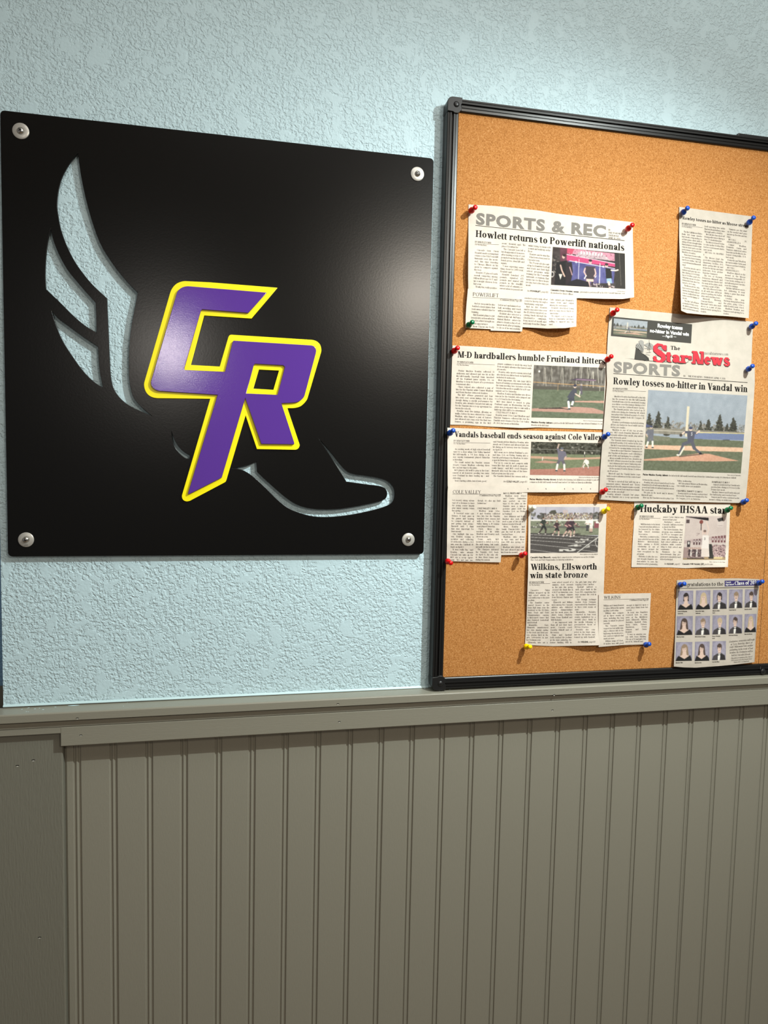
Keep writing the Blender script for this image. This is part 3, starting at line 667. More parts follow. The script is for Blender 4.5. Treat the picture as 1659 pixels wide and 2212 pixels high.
class Sheet:
    """a sheet of paper: four edge polylines, a base height over the cork and smooth lifts"""
    def __init__(s, label, z, top, right, bottom, left, base, bumps=(), m='paper', ubreaks=(), name='newspaper_clipping', group=None, cat='newspaper clipping', nu=44, nv=44):
        s.base, s.bumps = base, bumps
        T, R, B, L = (z.L(q) for q in (top, right, bottom, left))
        def par(pts, ts):
            pts = np.array([q[:2] for q in pts], float)
            dd = np.concatenate([[0], np.cumsum(np.linalg.norm(np.diff(pts, axis=0), axis=1))]); dd /= dd[-1]
            return np.stack([np.interp(ts, dd, pts[:, 0]), np.interp(ts, dd, pts[:, 1])], -1)
        us = np.linspace(0, 1, nu); vs = np.linspace(0, 1, nv)
        ub = []
        if ubreaks:                                   # stepped lower edge: (u, point) pairs
            ub = ubreaks; bp = z.L([q[1] for q in ub]); bu = np.array([q[0] for q in ub])
            us = np.unique(np.concatenate([us, bu])); 
        Tp = par(T, us); Lp = par(L, vs); Rp = par(R, vs)
        Bp = par(B, us) if not ub else np.stack([np.interp(us, bu, [q[0] for q in bp]), np.interp(us, bu, [q[1] for q in bp])], -1)
        U, V_ = np.meshgrid(us, vs); U = U[..., None]; V_ = V_[..., None]
        G = (1 - V_) * Tp[None] + V_ * Bp[None] + (1 - U) * Lp[:, None] + U * Rp[:, None] - ((1 - U) * (1 - V_) * Tp[0] + U * (1 - V_) * Tp[-1] + (1 - U) * V_ * Bp[0] + U * V_ * Bp[-1])
        ny, nx = G.shape[:2]; F = s.S(G[..., 0].ravel(), G[..., 1].ravel(), 0)
        Bk = s.S(G[..., 0].ravel(), G[..., 1].ravel(), -.00014)
        idx = np.arange(nx * ny).reshape(ny, nx)
        q = np.stack([idx[:-1, :-1], idx[1:, :-1], idx[1:, 1:], idx[:-1, 1:]], -1).reshape(-1, 4)
        rim = np.concatenate([idx[0, :], idx[1:, -1], idx[-1, -2::-1], idx[-2:0:-1, 0]]); r2_ = np.roll(rim, -1); K = nx * ny
        q = np.concatenate([q, q[:, ::-1] + K, np.stack([rim, r2_, r2_ + K, rim + K], -1)])
        s.o = mesh(name, np.concatenate([F, Bk]), q, M[m], smooth=False); tag(s.o, label, cat, group)
        for p_ in s.o.data.polygons: p_.use_smooth = True
        try: s.o.data.set_sharp_from_angle(angle=math.radians(50))
        except Exception: pass
        s.inks = []
    def h(s, px, py):
        hh = np.full(np.shape(px), s.base, float)
        for (cx, cy, sx, sy, a) in s.bumps: hh = hh + a * np.exp(-((px - cx) / sx) ** 2 - ((py - cy) / sy) ** 2)
        hh = hh + .00025 * np.sin(px / 23. + py / 41.) + .0002 * np.sin(py / 17. - px / 60.)
        return hh
    def S(s, px, py, dh):
        px = np.asarray(px, float); py = np.asarray(py, float); return P(px, py, CY - s.h(px, py) - dh)
    def ink(s, k):
        i = Ink(); s.inks.append((k, i)); return i
    def done(s):
        spec = dict(head=('headline', 'ink', .00022), sec=('section_title', 'grey', .00020), rule=('rule_line', 'ink', .0002), thin=('rule_line', 'thin', .0002), text=('text_column', 'body', .00022), credit=('byline', 'thin', .0002), mark=('ink_mark', 'thin', .0002),
                    by=('byline', 'ink', .00022), cap=('caption', 'body', .00022), white=('banner_text', 'white', .00040), banner=('banner', 'banner', .00016), red=('masthead_title', 'red', .00105),
                    shade=('title_shadow', 'shade', .00090), navy=('banner', 'navy', .00016), art=('masthead_art', 'banner', .00070), artg=('masthead_art', 'sky', .00055), artl=('masthead_art', 'ink', .00080), name=('name_text', 'ink', .00022), sub=('subheading', 'ink', .00022))
        for k, i in s.inks:
            nm, m, dh = spec[k]; i.build(nm, M[m], s, dh)
    def photo(s, quad, pic, dh=.00018, frame=True, name='printed_photo'):
        a = pic.out(); ny, nx = a.shape[:2]
        q = [np.array(p_, float) for p_ in quad]; u, v_ = np.meshgrid(np.linspace(0, 1, nx), np.linspace(0, 1, ny)); u = u[..., None]; v_ = v_[..., None]
        G = (q[0] * (1 - u) + q[1] * u) * (1 - v_) + (q[3] * (1 - u) + q[2] * u) * v_
        vv = s.S(G[..., 0].ravel(), G[..., 1].ravel(), dh); idx = np.arange(nx * ny).reshape(ny, nx)
        f = np.stack([idx[:-1, :-1], idx[1:, :-1], idx[1:, 1:], idx[:-1, 1:]], -1).reshape(-1, 4)
        o = mesh(name, vv, f, M['photo'], s.o)
        ca = o.data.color_attributes.new('print', 'FLOAT_COLOR', 'POINT')
        c4 = np.ones((nx * ny, 4), np.float32); c4[:, :3] = lin(a.reshape(-1, 3)); ca.data.foreach_set('color', c4.ravel())
        return o

class Pic:
    """a little painter for the printed pictures; coordinates 0..1, y down"""
    def __init__(s, w_, h_, bg, seed=1, ss=2):
        s.W, s.H, s.ss = int(w_), int(h_), ss; s.a = np.zeros((s.H * ss, s.W * ss, 3)) + np.array(bg, float)
        s.y, s.x = np.mgrid[0:s.H * ss, 0:s.W * ss]; s.x = (s.x + .5) / (s.W * ss); s.y = (s.y + .5) / (s.H * ss); s.r = np.random.RandomState(seed); s.ar = s.H / s.W
    def put(s, m, c, al=1.0): m = m[..., None] * al if m.dtype == bool else m[..., None] * al; s.a = s.a * (1 - m) + np.array(c, float) * m
    def rect(s, x0, y0, x1, y1, c, al=1.0): s.put((s.x >= x0) & (s.x < x1) & (s.y >= y0) & (s.y < y1), c, al)
    def poly(s, pts, c, al=1.0):
        ins = np.zeros(s.x.shape, bool); n = len(pts)
        for i in range(n):
            (xa, ya), (xb, yb) = pts[i], pts[(i + 1) % n]
            if ya == yb: continue
            k = ((ya > s.y) != (yb > s.y)) & (s.x < (xb - xa) * (s.y - ya) / (yb - ya) + xa); ins ^= k
        s.put(ins, c, al)
    def ell(s, cx, cy, rx, ry, c, al=1.0): s.put(((s.x - cx) / rx) ** 2 + ((s.y - cy) / ry) ** 2 < 1, c, al)
    def line(s, pts, wd, c, al=1.0):                 # wd in fractions of the width
        for (xa, ya), (xb, yb) in zip(pts, pts[1:]):
            dx, dy = xb - xa, (yb - ya) * s.ar; L2 = dx * dx + dy * dy + 1e-12
            t = np.clip(((s.x - xa) * dx + (s.y - ya) * s.ar * dy) / L2, 0, 1)
            s.put(np.hypot(s.x - xa - t * dx, (s.y - ya) * s.ar - t * dy) < wd / 2, c, al)
    def field(s, sx, sy):
        g = s.r.rand(max(2, int(sy)) + 2, max(2, int(sx)) + 2); X = s.x * (g.shape[1] - 1.01); Y = s.y * (g.shape[0] - 1.01); i = X.astype(int); j = Y.astype(int); fx = X - i; fy = Y - j
        return (g[j, i] * (1 - fx) + g[j, i + 1] * fx) * (1 - fy) + (g[j + 1, i] * (1 - fx) + g[j + 1, i + 1] * fx) * fy
    def grain(s, amp, sx, sy, y0=0, y1=1, x0=0, x1=1): m = ((s.y >= y0) & (s.y < y1) & (s.x >= x0) & (s.x < x1))[..., None]; s.a = s.a + m * (s.field(sx, sy)[..., None] - .5) * 2 * amp
    def blobs(s, n, x0, x1, y0, y1, r0, r1, cols, al=1.0):
        for _ in range(n): s.ell(s.r.uniform(x0, x1), s.r.uniform(y0, y1), s.r.uniform(r0, r1), s.r.uniform(r0, r1) / s.ar, cols[s.r.randint(len(cols))], al)
    def out(s):
        a = s.a.reshape(s.H, s.ss, s.W, s.ss, 3).mean((1, 3)); a = a * .72 + a.mean(2, keepdims=True) * .28; q = np.pad(a, ((1, 1), (1, 1), (0, 0)), 'edge'); a = a * .5 + (q[:-2, 1:-1] + q[2:, 1:-1] + q[1:-1, :-2] + q[1:-1, 2:]) * .125; a = a * (.93, .915, .89) + 4; a = a + (s.r.rand(s.H, s.W, 1) - .5) * 9; return np.clip(a, 8, 250)
def person(p, x, y, h, shirt, pants, skin, hair, pose):
    """small printed figure: pose is a dict of joints relative to (x, y) feet point in units of height h; width unit is h * ar"""
    k = h * p.ar
    q = lambda a: (x + a[0] * k, y - a[1] * h)
    wd = k * .085
    for leg in ('ll', 'rl'):
        if leg in pose:
            j = [q(a) for a in pose[leg]]; p.line(j[:2], wd * 1.35, pants); p.line(j[1:], wd * .95, pose.get('sock', pants)); p.ell(j[-1][0], j[-1][1], k * .05, h * .025, pose.get('shoe', (30, 28, 30)))
    sh = [q(a) for a in pose['torso']]; p.poly(sh, shirt)
    for arm in ('la', 'ra'):
        if arm in pose:
            j = [q(a) for a in pose[arm]]; p.line(j[:2], wd * 1.0, shirt); p.line(j[1:], wd * .62, skin)
    hd = q(pose['head']); p.ell(hd[0], hd[1], k * .058, h * .068, skin); p.ell(hd[0], hd[1] - h * .03, k * .062, h * .048, hair)

ZA = Z_(990, 430, 400 / 1659); ZC = Z_(960, 730, 370 / 1659); ZV = Z_(950, 910, 380 / 1659); ZW = Z_(1120, 1080, 310 / 1659)
ZH = Z_(1350, 1070, 309 / 1659); ZF = Z_(1440, 430, 219 / 1659); ZE = Z_(1290, 650, 369 / 1659); ZD = Z_(1290, 830, 369 / 1659); ZM = Z_(1320, 675, 180 / 1659)
HB = ('sans', .028); HW = ('sans', .045); HS = ('sans', .006); HM = ('sans', .018)
def head(s, t, z, L, R, cL, cR=None, st=BOLD, k='head', up=(.03, -1), **kw): place(s.ink(k), t, z(*L), z(*R), cL * z.k, (cR or cL) * z.k, up=up, st=st, **kw)
def byline(s, z, L, R, rl, rr, f0, f1, up=(.03, -1)):
    place(s.ink('by'), 'BY BEN FLETCHER', z(*L), z(*R), 15 * z.k * (.2411 / z.k if z.k < .2 else 1), up=up, st=(.14, .07, 8)); rule(s.ink('thin'), z(*rl), z(*rr), .55)
    place(s.ink('credit'), 'For The Star-News', z(*f0), z(*f1), 12 * z.k * (.2411 / z.k if z.k < .2 else 1), up=up, st=TEXT)

# --- clipping A: SPORTS & REC
A = Sheet('wide clipping headed SPORTS & REC with a stage photo, top left of the cork board', ZA,
    [(92, 48), (330, 62), (700, 100), (900, 133), (1565, 207)], [(1565, 207), (1563, 300), (1572, 700), (1575, 880)], [(90, 858), (700, 882), (1060, 888), (1300, 893), (1480, 895), (1575, 880)], [(92, 48), (90, 400), (88, 700), (90, 858)],
    .0012, [(1008, 585, 46, 60, .0075), (1330, 648, 60, 46, .0115)], cat='newspaper clipping')
head(A, 'SPORTS & REC', ZA, (160, 222), (1322, 337), 100, 98, st=HW, k='sec', track=.09)
rule(A.ink('rule'), ZA(153, 236), ZA(1490, 372), 1.1, n=40)
head(A, 'Howlett returns to Powerlift nationals', ZA, (155, 338), (1487, 464), 60, 62)
for t, y in (('B1', 282), ('THE STAR-NEWS', 307), ('THURSDAY', 331), ('JUNE 18, 2026', 353)):
    wd = {'B1': 18, 'THE STAR-NEWS': 140, 'THURSDAY': 95, 'JUNE 18, 2026': 108}[t]; place(A.ink('by'), t, ZA(1345, y), ZA(1345 + wd, y + wd * .09), 14 * ZA.k, st=(.13, .07, 8))
byline(A, ZA, (150, 390), (296, 400), (150, 401), (365, 409), (150, 412), (255, 421))
column(A.ink('text'), [" Cascade teen Owen", "Howlett made a triumphant", "return to the USA Powerlift", "Nationals over the week-", "end, this time traveling", "to Chicago, Illinois on his", "quest to compete against", "the best.", " Howlett, 17, placed fourth", "overall competing among", "fellow lifters age 16-17, and", "up a weight division from", "last year.", " \"Really fun, really positive"], ZA, (150, 462), (362, 476), (135, 790), (346, 806))
column(A.ink('text'), ["event,\" Howlett said. \"No", "place I'd rather be.\"", " The Cascade teen left a", "bit disappointed, however,", "after hoisting a total of 1,360", "pounds from his three lifts:", "bench press, dead lift and", "squats.", " \"I was expecting some-", "thing closer to 1,400 total,\"", "Howlett said.", " Howlett benched 297", "pounds, squatted 473", "pounds and snared 600", "pounds in the deadlift,", "where a bit of calamity oc-", "curred when he passed out"], ZA, (390, 403), (602, 420), (368, 806), (578, 822))
column(A.ink('text'), ["while trying to hoist 628", "pounds and woke up on the", "floor.", " Howlett said he was fine.", " It has been a busy year for", "Cascade teen.", " The 17-year-old also suit-", "ed up for Rambler football", "and track and field high", "school programs while", "training for the Powerlift", "nationals, a regimen that", "spans two to three hours", "per day, four to five days per", "week."], ZA, (627, 423), (826, 442), (604, 776), (808, 796))
place(A.ink('cap'), 'See', ZA(616, 828), ZA(638, 830), 15 * ZA.k, st=TEXT, slant=.2); place(A.ink('by'), 'POWERLIFT,', ZA(644, 830), ZA(740, 837), 15 * ZA.k, st=HM); place(A.ink('cap'), 'page B3', ZA(746, 837), ZA(805, 842), 15 * ZA.k, st=TEXT, slant=.2)
place(A.ink('by'), "Cascade's Owen Howlett, center,", ZA(828, 820), ZA(1083, 838), 15 * ZA.k, st=HM); place(A.ink('cap'), "gets ready to perform a lift at the USA Powerlift Nationals over", ZA(1090, 838), ZA(1492, 852), 14 * ZA.k, st=TEXT, slant=.2)
place(A.ink('cap'), "the weekend in Chicago, Illinois.", ZA(826, 845), ZA(1030, 859), 14 * ZA.k, st=TEXT, slant=.2); place(A.ink('cap'), "Courtesy photo", ZA(1415, 828), ZA(1497, 832), 9 * ZA.k, st=TEXT)
p = Pic(190, 100, (52, 44, 44), 3)
p.rect(0, 0, .2, 1, (60, 48, 46)); p.poly([(.1, 0), (.25, 0), (.27, .45), (.12, .45)], (104, 44, 62), .8); p.grain(14, 20, 12)
p.poly([(.22, .30), (.86, .44), (.84, .86), (.26, .92)], (72, 70, 138)); p.grain(14, 26, 12, .35, .92, .24, .85); p.poly([(.46, .42), (.6, .42), (.62, .95), (.44, .95)], (92, 70, 118), .7)
p.poly([(.2, .0), (.855, .03), (.855, .24), (.6, .21), (.2, .13)], (205, 120, 146)); p.poly([(.2, 0), (.30, .0), (.27, .16), (.2, .14)], (206, 50, 86)); p.poly([(.36, .08), (.72, .10), (.80, .24), (.31, .20)], (178, 150, 160))
p.poly([(.2, .17), (.86, .30), (.86, .40), (.2, .33)], (205, 46, 104)); p.line([(.2, .17), (.6, .25), (.855, .31)], .010, (236, 190, 206)); 
for i in range(8): p.poly([(.385 + i * .04, .045), (.41 + i * .04, .05), (.405 + i * .04, .12), (.39 + i * .04, .14)], (222, 214, 216)); 
p.blobs(60, .22, .84, .02, .2, .003, .012, [(228, 200, 208), (150, 70, 96), (120, 60, 84)], .6)
p.rect(.865, 0, 1, 1, (48, 42, 38)); p.line([(.92, 0), (.94, .9)], .005, (110, 100, 88)); p.blobs(60, 0, .09, .25, .7, .004, .02, [(84, 72, 70), (30, 26, 26), (140, 130, 120)], .6)
p.ell(.01, .72, .03, .08, (180, 170, 165)); p.ell(.01, .72, .02, .05, (50, 44, 44)); p.line([(.37, .27), (.365, .9)], .008, (196, 190, 206)); p.line([(.655, .34), (.65, .88)], .010, (210, 200, 206))
p.poly([(.06, .4), (.2, .33), (.24, .55), (.22, 1), (.05, 1)], (30, 26, 26)); p.ell(.155, .24, .02, .05, (204, 160, 146)); p.ell(.165, .2, .022, .035, (48, 30, 28)); p.line([(.12, .47), (.14, .6), (.18, .75)], .020, (202, 158, 140)); p.poly([(.1, .7), (.15, .7), (.125, .85)], (196, 190, 180))
p.poly([(.19, .38), (.27, .36), (.29, .6), (.26, .98), (.2, .98)], (44, 32, 36)); p.line([(.245, .5), (.28, .7)], .014, (176, 128, 130))
p.line([(.24, .33), (.86, .45)], .008, (226, 214, 216)); p.ell(.33, .35, .012, .025, (236, 226, 230)); p.ell(.70, .42, .012, .025, (230, 214, 220))
p.line([(.5, .82), (.515, 1.0)], .026, (214, 170, 156)); p.line([(.555, .82), (.55, 1.0)], .022, (44, 36, 40)); p.poly([(.47, .76), (.57, .76), (.57, .85), (.475, .85)], (216, 172, 156)); p.poly([(.46, .44), (.59, .44), (.58, .78), (.47, .78)], (62, 48, 56)); p.line([(.455, .5), (.44, .6), (.47, .7)], .018, (206, 160, 150)); p.line([(.585, .5), (.60, .62), (.58, .7)], .018, (206, 160, 150))
p.ell(.523, .33, .021, .055, (206, 150, 150)); p.ell(.523, .28, .024, .034, (58, 34, 44)); p.poly([(.44, .78), (.47, .68), (.475, .7), (.45, .8)], (222, 222, 226)); p.poly([(.58, .75), (.61, .66), (.605, .72)], (222, 222, 226))
p.poly([(.73, .45), (.81, .46), (.82, .74), (.74, .76)], (30, 28, 28)); p.ell(.745, .39, .02, .05, (208, 156, 150)); p.ell(.745, .35, .024, .035, (60, 36, 44)); p.line([(.81, .5), (.87, .5), (.9, .48)], .020, (224, 196, 180)); p.poly([(.745, .74), (.81, .72), (.82, .86), (.75, .86)], (122, 160, 188)); p.line([(.775, .84), (.79, .99)], .030, (218, 176, 160))
p.poly([(.25, .88), (.35, .80), (.5, .86), (.52, 1), (.2, 1)], (34, 28, 34)); p.blobs(30, .52, .85, .9, 1, .006, .015, [(36, 30, 36), (70, 50, 60), (170, 150, 150)])
A.photo([ZA(847, 428), ZA(1492, 488), ZA(1497, 805), ZA(830, 768)], p); A.done()

# --- clipping B: the continued piece under it
B_ = Sheet('small clipping headed POWERLIFT pinned under the left half of the SPORTS & REC clipping', ZA,
    [(86, 803), (400, 822), (1060, 862)], [(1060, 862), (1060, 1000), (1057, 1142)], [], [(86, 803), (72, 960), (66, 1060), (64, 1155)],
    .0026, [(1010, 640, 40, 60, .004), (1215, 706, 55, 36, .014)], 'paper', ubreaks=[(0, (64, 1155)), (.22, (290, 1166)), (.2205, (290, 1178)), (.512, (572, 1187)), (.5125, (576, 1148)), (.74, (800, 1160)), (.9, (960, 1156)), (1, (1057, 1142))])
head(B_, 'POWERLIFT', ZA, (130, 868), (362, 880), 32, st=LIGHT); rule(B_.ink('rule'), ZA(128, 880), ZA(570, 901), .5, n=16)
place(B_.ink('by'), '(Continued from Page B1)', ZA(372, 908), ZA(570, 920), 17 * ZA.k, st=TEXT, slant=.2)
column(B_.ink('text'), [" And at one point he also", "battled a knee injury that", "took away valuable time for", "training.", " But Howlett plans to put", "lessons into action when he", "goes for a third straight na-", "tionals appearance.", " \"Now I know my body"], ZA, (125, 940), (330, 954), (108, 1146), (322, 1156))
column(B_.ink('text'), ["better as I can balance foot-", "ball, wrestling and track", "with powerlifting,\" he said.", " Howlett also selected a", "charity in McCall - McPaws", "Animal Shelter - where he", "plans to donate a day of vol-", "unteer work after promising", "to do so if he successfully"], ZA, (357, 955), (563, 970), (343, 1157), (555, 1172))
column(B_.ink('text'), ["reached a goal to help offset", "costs for his trip through a", "fundraising campaign.", " And he did. Howlett", "said he was able raise over", "the $2,008 he targeted, re-", "ceiving funds through his", "GiveSendGo campaign,", "from word of mouth and", "with help from the Change"], ZA, (594, 893), (800, 907), (580, 1120), (788, 1132))
column(B_.ink('text'), ["Cafe, which put Howlett's", "cause front and center", "among its customers.", " Howlett described being", "able to raise those funds so", "\"awesome.\"", " \"It's super cool to know I", "have a community out there", "willing to support me,\" he", "said."], ZA, (820, 907), (1037, 917), (812, 1128), (1035, 1130))
B_.done()

# --- clipping C: M-D hardballers
Cc = Sheet('clipping headed M-D hardballers humble Fruitland hitters with a pitcher photo, by the left frame', ZC,
    [(79, 72), (400, 88), (700, 112), (830, 122), (1100, 128), (1575, 157)], [(1575, 157), (1560, 500), (1538, 885)], [(57, 840), (200, 842), (430, 858), (755, 872), (900, 866), (1200, 876), (1538, 885)], [(79, 72), (67, 450), (57, 840)],
    .0011, [(1120, 924, 50, 14, .002)])
head(Cc, 'M-D hardballers humble Fruitland hitters', ZC, (128, 188), (1557, 254), 60, 60)
byline(Cc, ZC, (124, 238), (282, 246), (122, 247), (488, 260), (122, 265), (238, 271))
column(Cc.ink('text'), [" Pitcher Maddox Rowley collected 13", "strikeouts and allowed just one hit as the", "McCall-Donnelly baseball team knocked", "off the Fruitland junior varsity, 8-1, on", "Monday to keep its hopes of a postseason", "tournament alive.", " Chase Galyael also collected a pair of", "hits for the Vandals while Conner Wadlow", "and Koen Smolner delivered doubles.", " The M-D offense generated just four", "hits total over seven innings, but it was", "enough during a one-hit performance by", "Rowley, who attends Cascade but suits up", "for the Vandals via a co-op agreement be-", "tween the schools.", " Rowley went five innings, allowing no", "walks, before he was relieved by Conner", "Wadlow, who fanned a pair of batters", "and allowed zero runs over the final two", "frames, a promising sign as the M-D"], ZC, (118, 324), (484, 337), (101, 816), (452, 832))
column(Cc.ink('text'), ["player continues to work his way back", "from an injury absence that lasted multi-", "ple weeks.", " Rowley, who sports a mean curve ball,", "also threw a no-hitter back on April 4 that", "included 18 strikeouts.", " Most important, the win kept M-D's", "hopes of earning a postseason berth alive,", "the team needing two victories over the", "Grizzlies this week to qualify for a JV tour-", "nament set for Saturday.", " Wadlow, Rowley and Smolner also drove", "runs in for the Vandals, who jumped out", "to a 5-0 lead in the first inning.", " M-D was slated to travel to play", "Fruitland again on Wednesday, but the", "game was postponed due to rain with a", "make-up date still to be determined.", " COLE VALLEY 14, M-D 0", " Rowley went 2-for-3 and Wadlow and", "Thatcher Vannness collected hits but the", "Vandals were blanked by the Cole Valley", "JV, 14-0, last week in Meridian."], ZC, (514, 257), (848, 276), (474, 830), (820, 846))
place(Cc.ink('cap'), 'Photo by Tricia Pherson/The Star-News', ZC(1345, 806), ZC(1537, 812), 9 * ZC.k, st=TEXT)
place(Cc.ink('by'), 'Maddox Rowley delivers', ZC(840, 822), ZC(1047, 830), 17 * ZC.k, st=HM); place(Cc.ink('cap'), 'a pitch as the McCall-Donnelly baseball team defeated Fruitland, 8-1, on', ZC(1053, 830), ZC(1527, 839), 15 * ZC.k, st=TEXT, slant=.2)
place(Cc.ink('cap'), 'Monday at the M-D field.', ZC(840, 849), ZC(1013, 856), 15 * ZC.k, st=TEXT, slant=.2)
p = Pic(180, 134, (104, 96, 88), 5); p.grain(26, 40, 20, 0, .45)
for k in range(34): x = p.r.uniform(0, 1); p.line([(x, p.r.uniform(-.1, .1)), (x + p.r.uniform(-.03, .03), p.r.uniform(.28, .42))], p.r.uniform(.003, .012), [(176, 166, 152), (58, 54, 46), (198, 188, 172), (70, 64, 54)][p.r.randint(4)], .8)
p.rect(0, .40, 1, 1, (98, 108, 82)); p.rect(0, .40, 1, .46, (84, 78, 68)); p.grain(8, 30, 50, .46, 1); p.line([(0, .325), (.4, .345), (1, .365)], .009, (206, 150, 84)); p.line([(.35, .345), (.35, .47)], .006, (196, 150, 96)); p.line([(.93, .36), (.93, .46)], .005, (200, 190, 170))
for x in np.arange(0, 1, .05): p.line([(x, .33), (x, .44)], .002, (150, 144, 130), .6)
p.poly([(.5, .27), (.6, .225), (.88, .235), (.84, .27)], (74, 58, 76)); p.line([(.6, .25), (.87, .255)], .012, (152, 110, 140)); p.rect(.66, .27, .67, .38, (60, 50, 60)); p.poly([(.55, .665), (1, .645), (1, .69), (.6, .685)], (196, 140, 118)); p.poly([(0, .825), (.3, .80), (.62, .775), (.85, .79), (1, .85), (1, .90), (0, .875)], (186, 132, 114)); p.grain(7, 60, 50, .46, 1)
p.line([(.1, .825), (.4, .80), (.5, .83)], .008, (56, 50, 44)); p.poly([(.1, .83), (.42, .80), (.44, .82)], (50, 44, 40))
p.line([(.67, .38), (.68, .52)], .03, (92, 84, 96)); p.line([(.66, .48), (.65, .56)], .012, (210, 205, 200)); p.ell(.675, .35, .014, .02, (180, 160, 150))
person(p, .52, .84, .52, (72, 72, 86), (66, 66, 80), (212, 178, 158), (56, 54, 74), dict(ll=[(.04, .48), (-.04, .30), (.0, .04)], rl=[(.1, .48), (.12, .3), (.08, .15)], sock=(224, 222, 214), torso=[(-.10, .46), (.02, .68), (.14, .80), (.24, .78), (.22, .6), (.12, .42)], ra=[(.2, .72), (.2, .60), (.36, .50)], head=(.17, .88)))
p.ell(.08, .12, .012, .02, (240, 236, 230))
Cc.photo([ZC(868, 262), ZC(1560, 290), ZC(1538, 783), ZC(843, 770)], p); Cc.done()

# --- clipping G: Vandals baseball ends season
G_ = Sheet('clipping headed Vandals baseball ends season against Cole Valley', ZV,
    [(72, 60), (480, 76), (1000, 92), (1545, 104)], [(1545, 104), (1525, 400), (1505, 672)], [(75, 690), (828, 670), (1100, 670), (1505, 672)], [(72, 60), (72, 300), (75, 690)],
    .0012, [(1190, 1064, 70, 30, .005), (964, 985, 15, 150, .0064)])
head(G_, 'Vandals baseball ends season against Cole Valley', ZV, (138, 146), (1527, 176), 52, 54, arc=1.0)
byline(G_, ZV, (130, 191), (283, 193), (130, 200), (478, 206), (130, 216), (240, 218))
column(G_.ink('text'), [" An exciting week of high school baseball", "came to a close when Cole Valley handed", "McCall-Donnelly a 7-4 loss during a ju-", "nior varsity tournament played Saturday", "in Meridian.", " The result ended the Vandals' season", "despite Conner Wadlow collecting three", "hits on four trips to the plate.", " M-D players did well to play in the tour-", "nament at all, however, needing two wins", "over Fruitland in days leading up - and", "delivering.", " \"Arm's hurting a little, but it feels good.\""], ZV, (126, 269), (475, 274), (119, 567), (462, 572))
column(G_.ink('text'), ["said Vandal pitcher Maddox Rowley, who", "struck out 13 batters and allowed just one", "hit during an 8-1 victory over the Grizzlies", "on April 28.", " M-D went on to defeat Fruitland a sec-", "ond time, 13-4, on Friday, leaning into a", "four-hit performance by Wadlow, to seize", "a spot in Saturday's tournament.", " \"For us to come in and compete with", "teams like that and do well, it made me", "really happy,\" said M-D coach Brandon", "Maxwell, who took the reins of the base-", "ball program just this year.", " The Vandals finished the season with a"], ZV, (502, 199), (838, 207), (488, 522), (825, 529))
place(G_.ink('cap'), 'See', ZV(598, 575), ZV(622, 575), 16 * ZV.k, st=TEXT, slant=.2); place(G_.ink('by'), 'COLE VALLEY,', ZV(628, 575), ZV(752, 577), 16 * ZV.k, st=HM); place(G_.ink('cap'), 'page B3', ZV(758, 577), ZV(823, 578), 16 * ZV.k, st=TEXT, slant=.2)
place(G_.ink('cap'), 'Photo by Ben Fletcher/The Star-News', ZV(1312, 533), ZV(1507, 535), 9 * ZV.k, st=TEXT)
place(G_.ink('by'), 'Pitcher Maddox Rowley throws', ZV(847, 554), ZV(1095, 557), 17 * ZV.k, st=HM); place(G_.ink('cap'), 'the ball to first baseman Jack Atkinson in an attempt to pick off', ZV(1102, 557), ZV(1498, 560), 15 * ZV.k, st=TEXT, slant=.2)
place(G_.ink('cap'), 'a runner as the McCall-Donnelly baseball team battled Cole Valley on Saturday in Meridian.', ZV(847, 580), ZV(1435, 585), 15 * ZV.k, st=TEXT, slant=.2)
for x in (830, 1000, 1175, 1255, 1335, 1420): rule(G_.ink('mark'), ZV(x, 632), ZV(x + 4, 643), 1.3, n=1)
p = Pic(170, 82, (66, 64, 52), 8); p.grain(34, 46, 26, 0, .36); p.blobs(120, 0, 1, 0, .35, .004, .014, [(110, 100, 84), (40, 42, 34), (190, 180, 168), (84, 80, 66)], .6)
p.rect(0, .36, 1, 1, (112, 122, 86)); p.grain(9, 50, 60, .36, 1); p.line([(0, .22), (1, .24)], .006, (150, 146, 138)); p.poly([(0, .43), (.7, .46), (1, .42), (1, .48), (.5, .53), (0, .50)], (198, 146, 116)); p.poly([(.05, .62), (.2, .555), (.42, .6), (.3, .64)], (188, 132, 108)); p.poly([(0, .83), (.4, .80), (.75, .74), (1, .70), (1, 1), (0, 1)], (178, 108, 90)); p.grain(9, 60, 40, .7, 1)
person(p, .43, .88, .74, (104, 98, 118), (96, 88, 100), (196, 160, 140), (86, 92, 108), dict(ll=[(-.04, .46), (-.12, .28), (-.15, .03)], rl=[(.07, .46), (.15, .28), (.17, .03)], sock=(222, 216, 208), torso=[(-.09, .44), (-.13, .74), (-.05, .84), (.1, .84), (.16, .72), (.12, .44)], la=[(-.1, .8), (-.14, .95), (-.1, 1.1)], ra=[(.14, .78), (.2, .6), (.15, .5)], head=(.03, .90)))
person(p, .77, .78, .30, (226, 214, 204), (220, 206, 198), (190, 150, 130), (90, 90, 110), dict(ll=[(.0, .4), (-.1, .2), (-.05, 0)], rl=[(.15, .5), (.35, .3), (.4, 0)], torso=[(-.1, .7), (.1, .95), (.4, .8), (.45, .5), (.2, .4)], ra=[(.0, .8), (-.1, .5), (-.25, .05)], head=(-.02, .9)))
p.line([(.76, .40), (.765, .28)], .014, (220, 212, 200)); p.line([(.765, .42), (.76, .36)], .012, (60, 56, 56)); p.line([(.17, .55), (.175, .46)], .01, (226, 220, 210))
G_.photo([ZV(863, 193), ZV(1527, 207), ZV(1510, 515), ZV(850, 505)], p); G_.done()

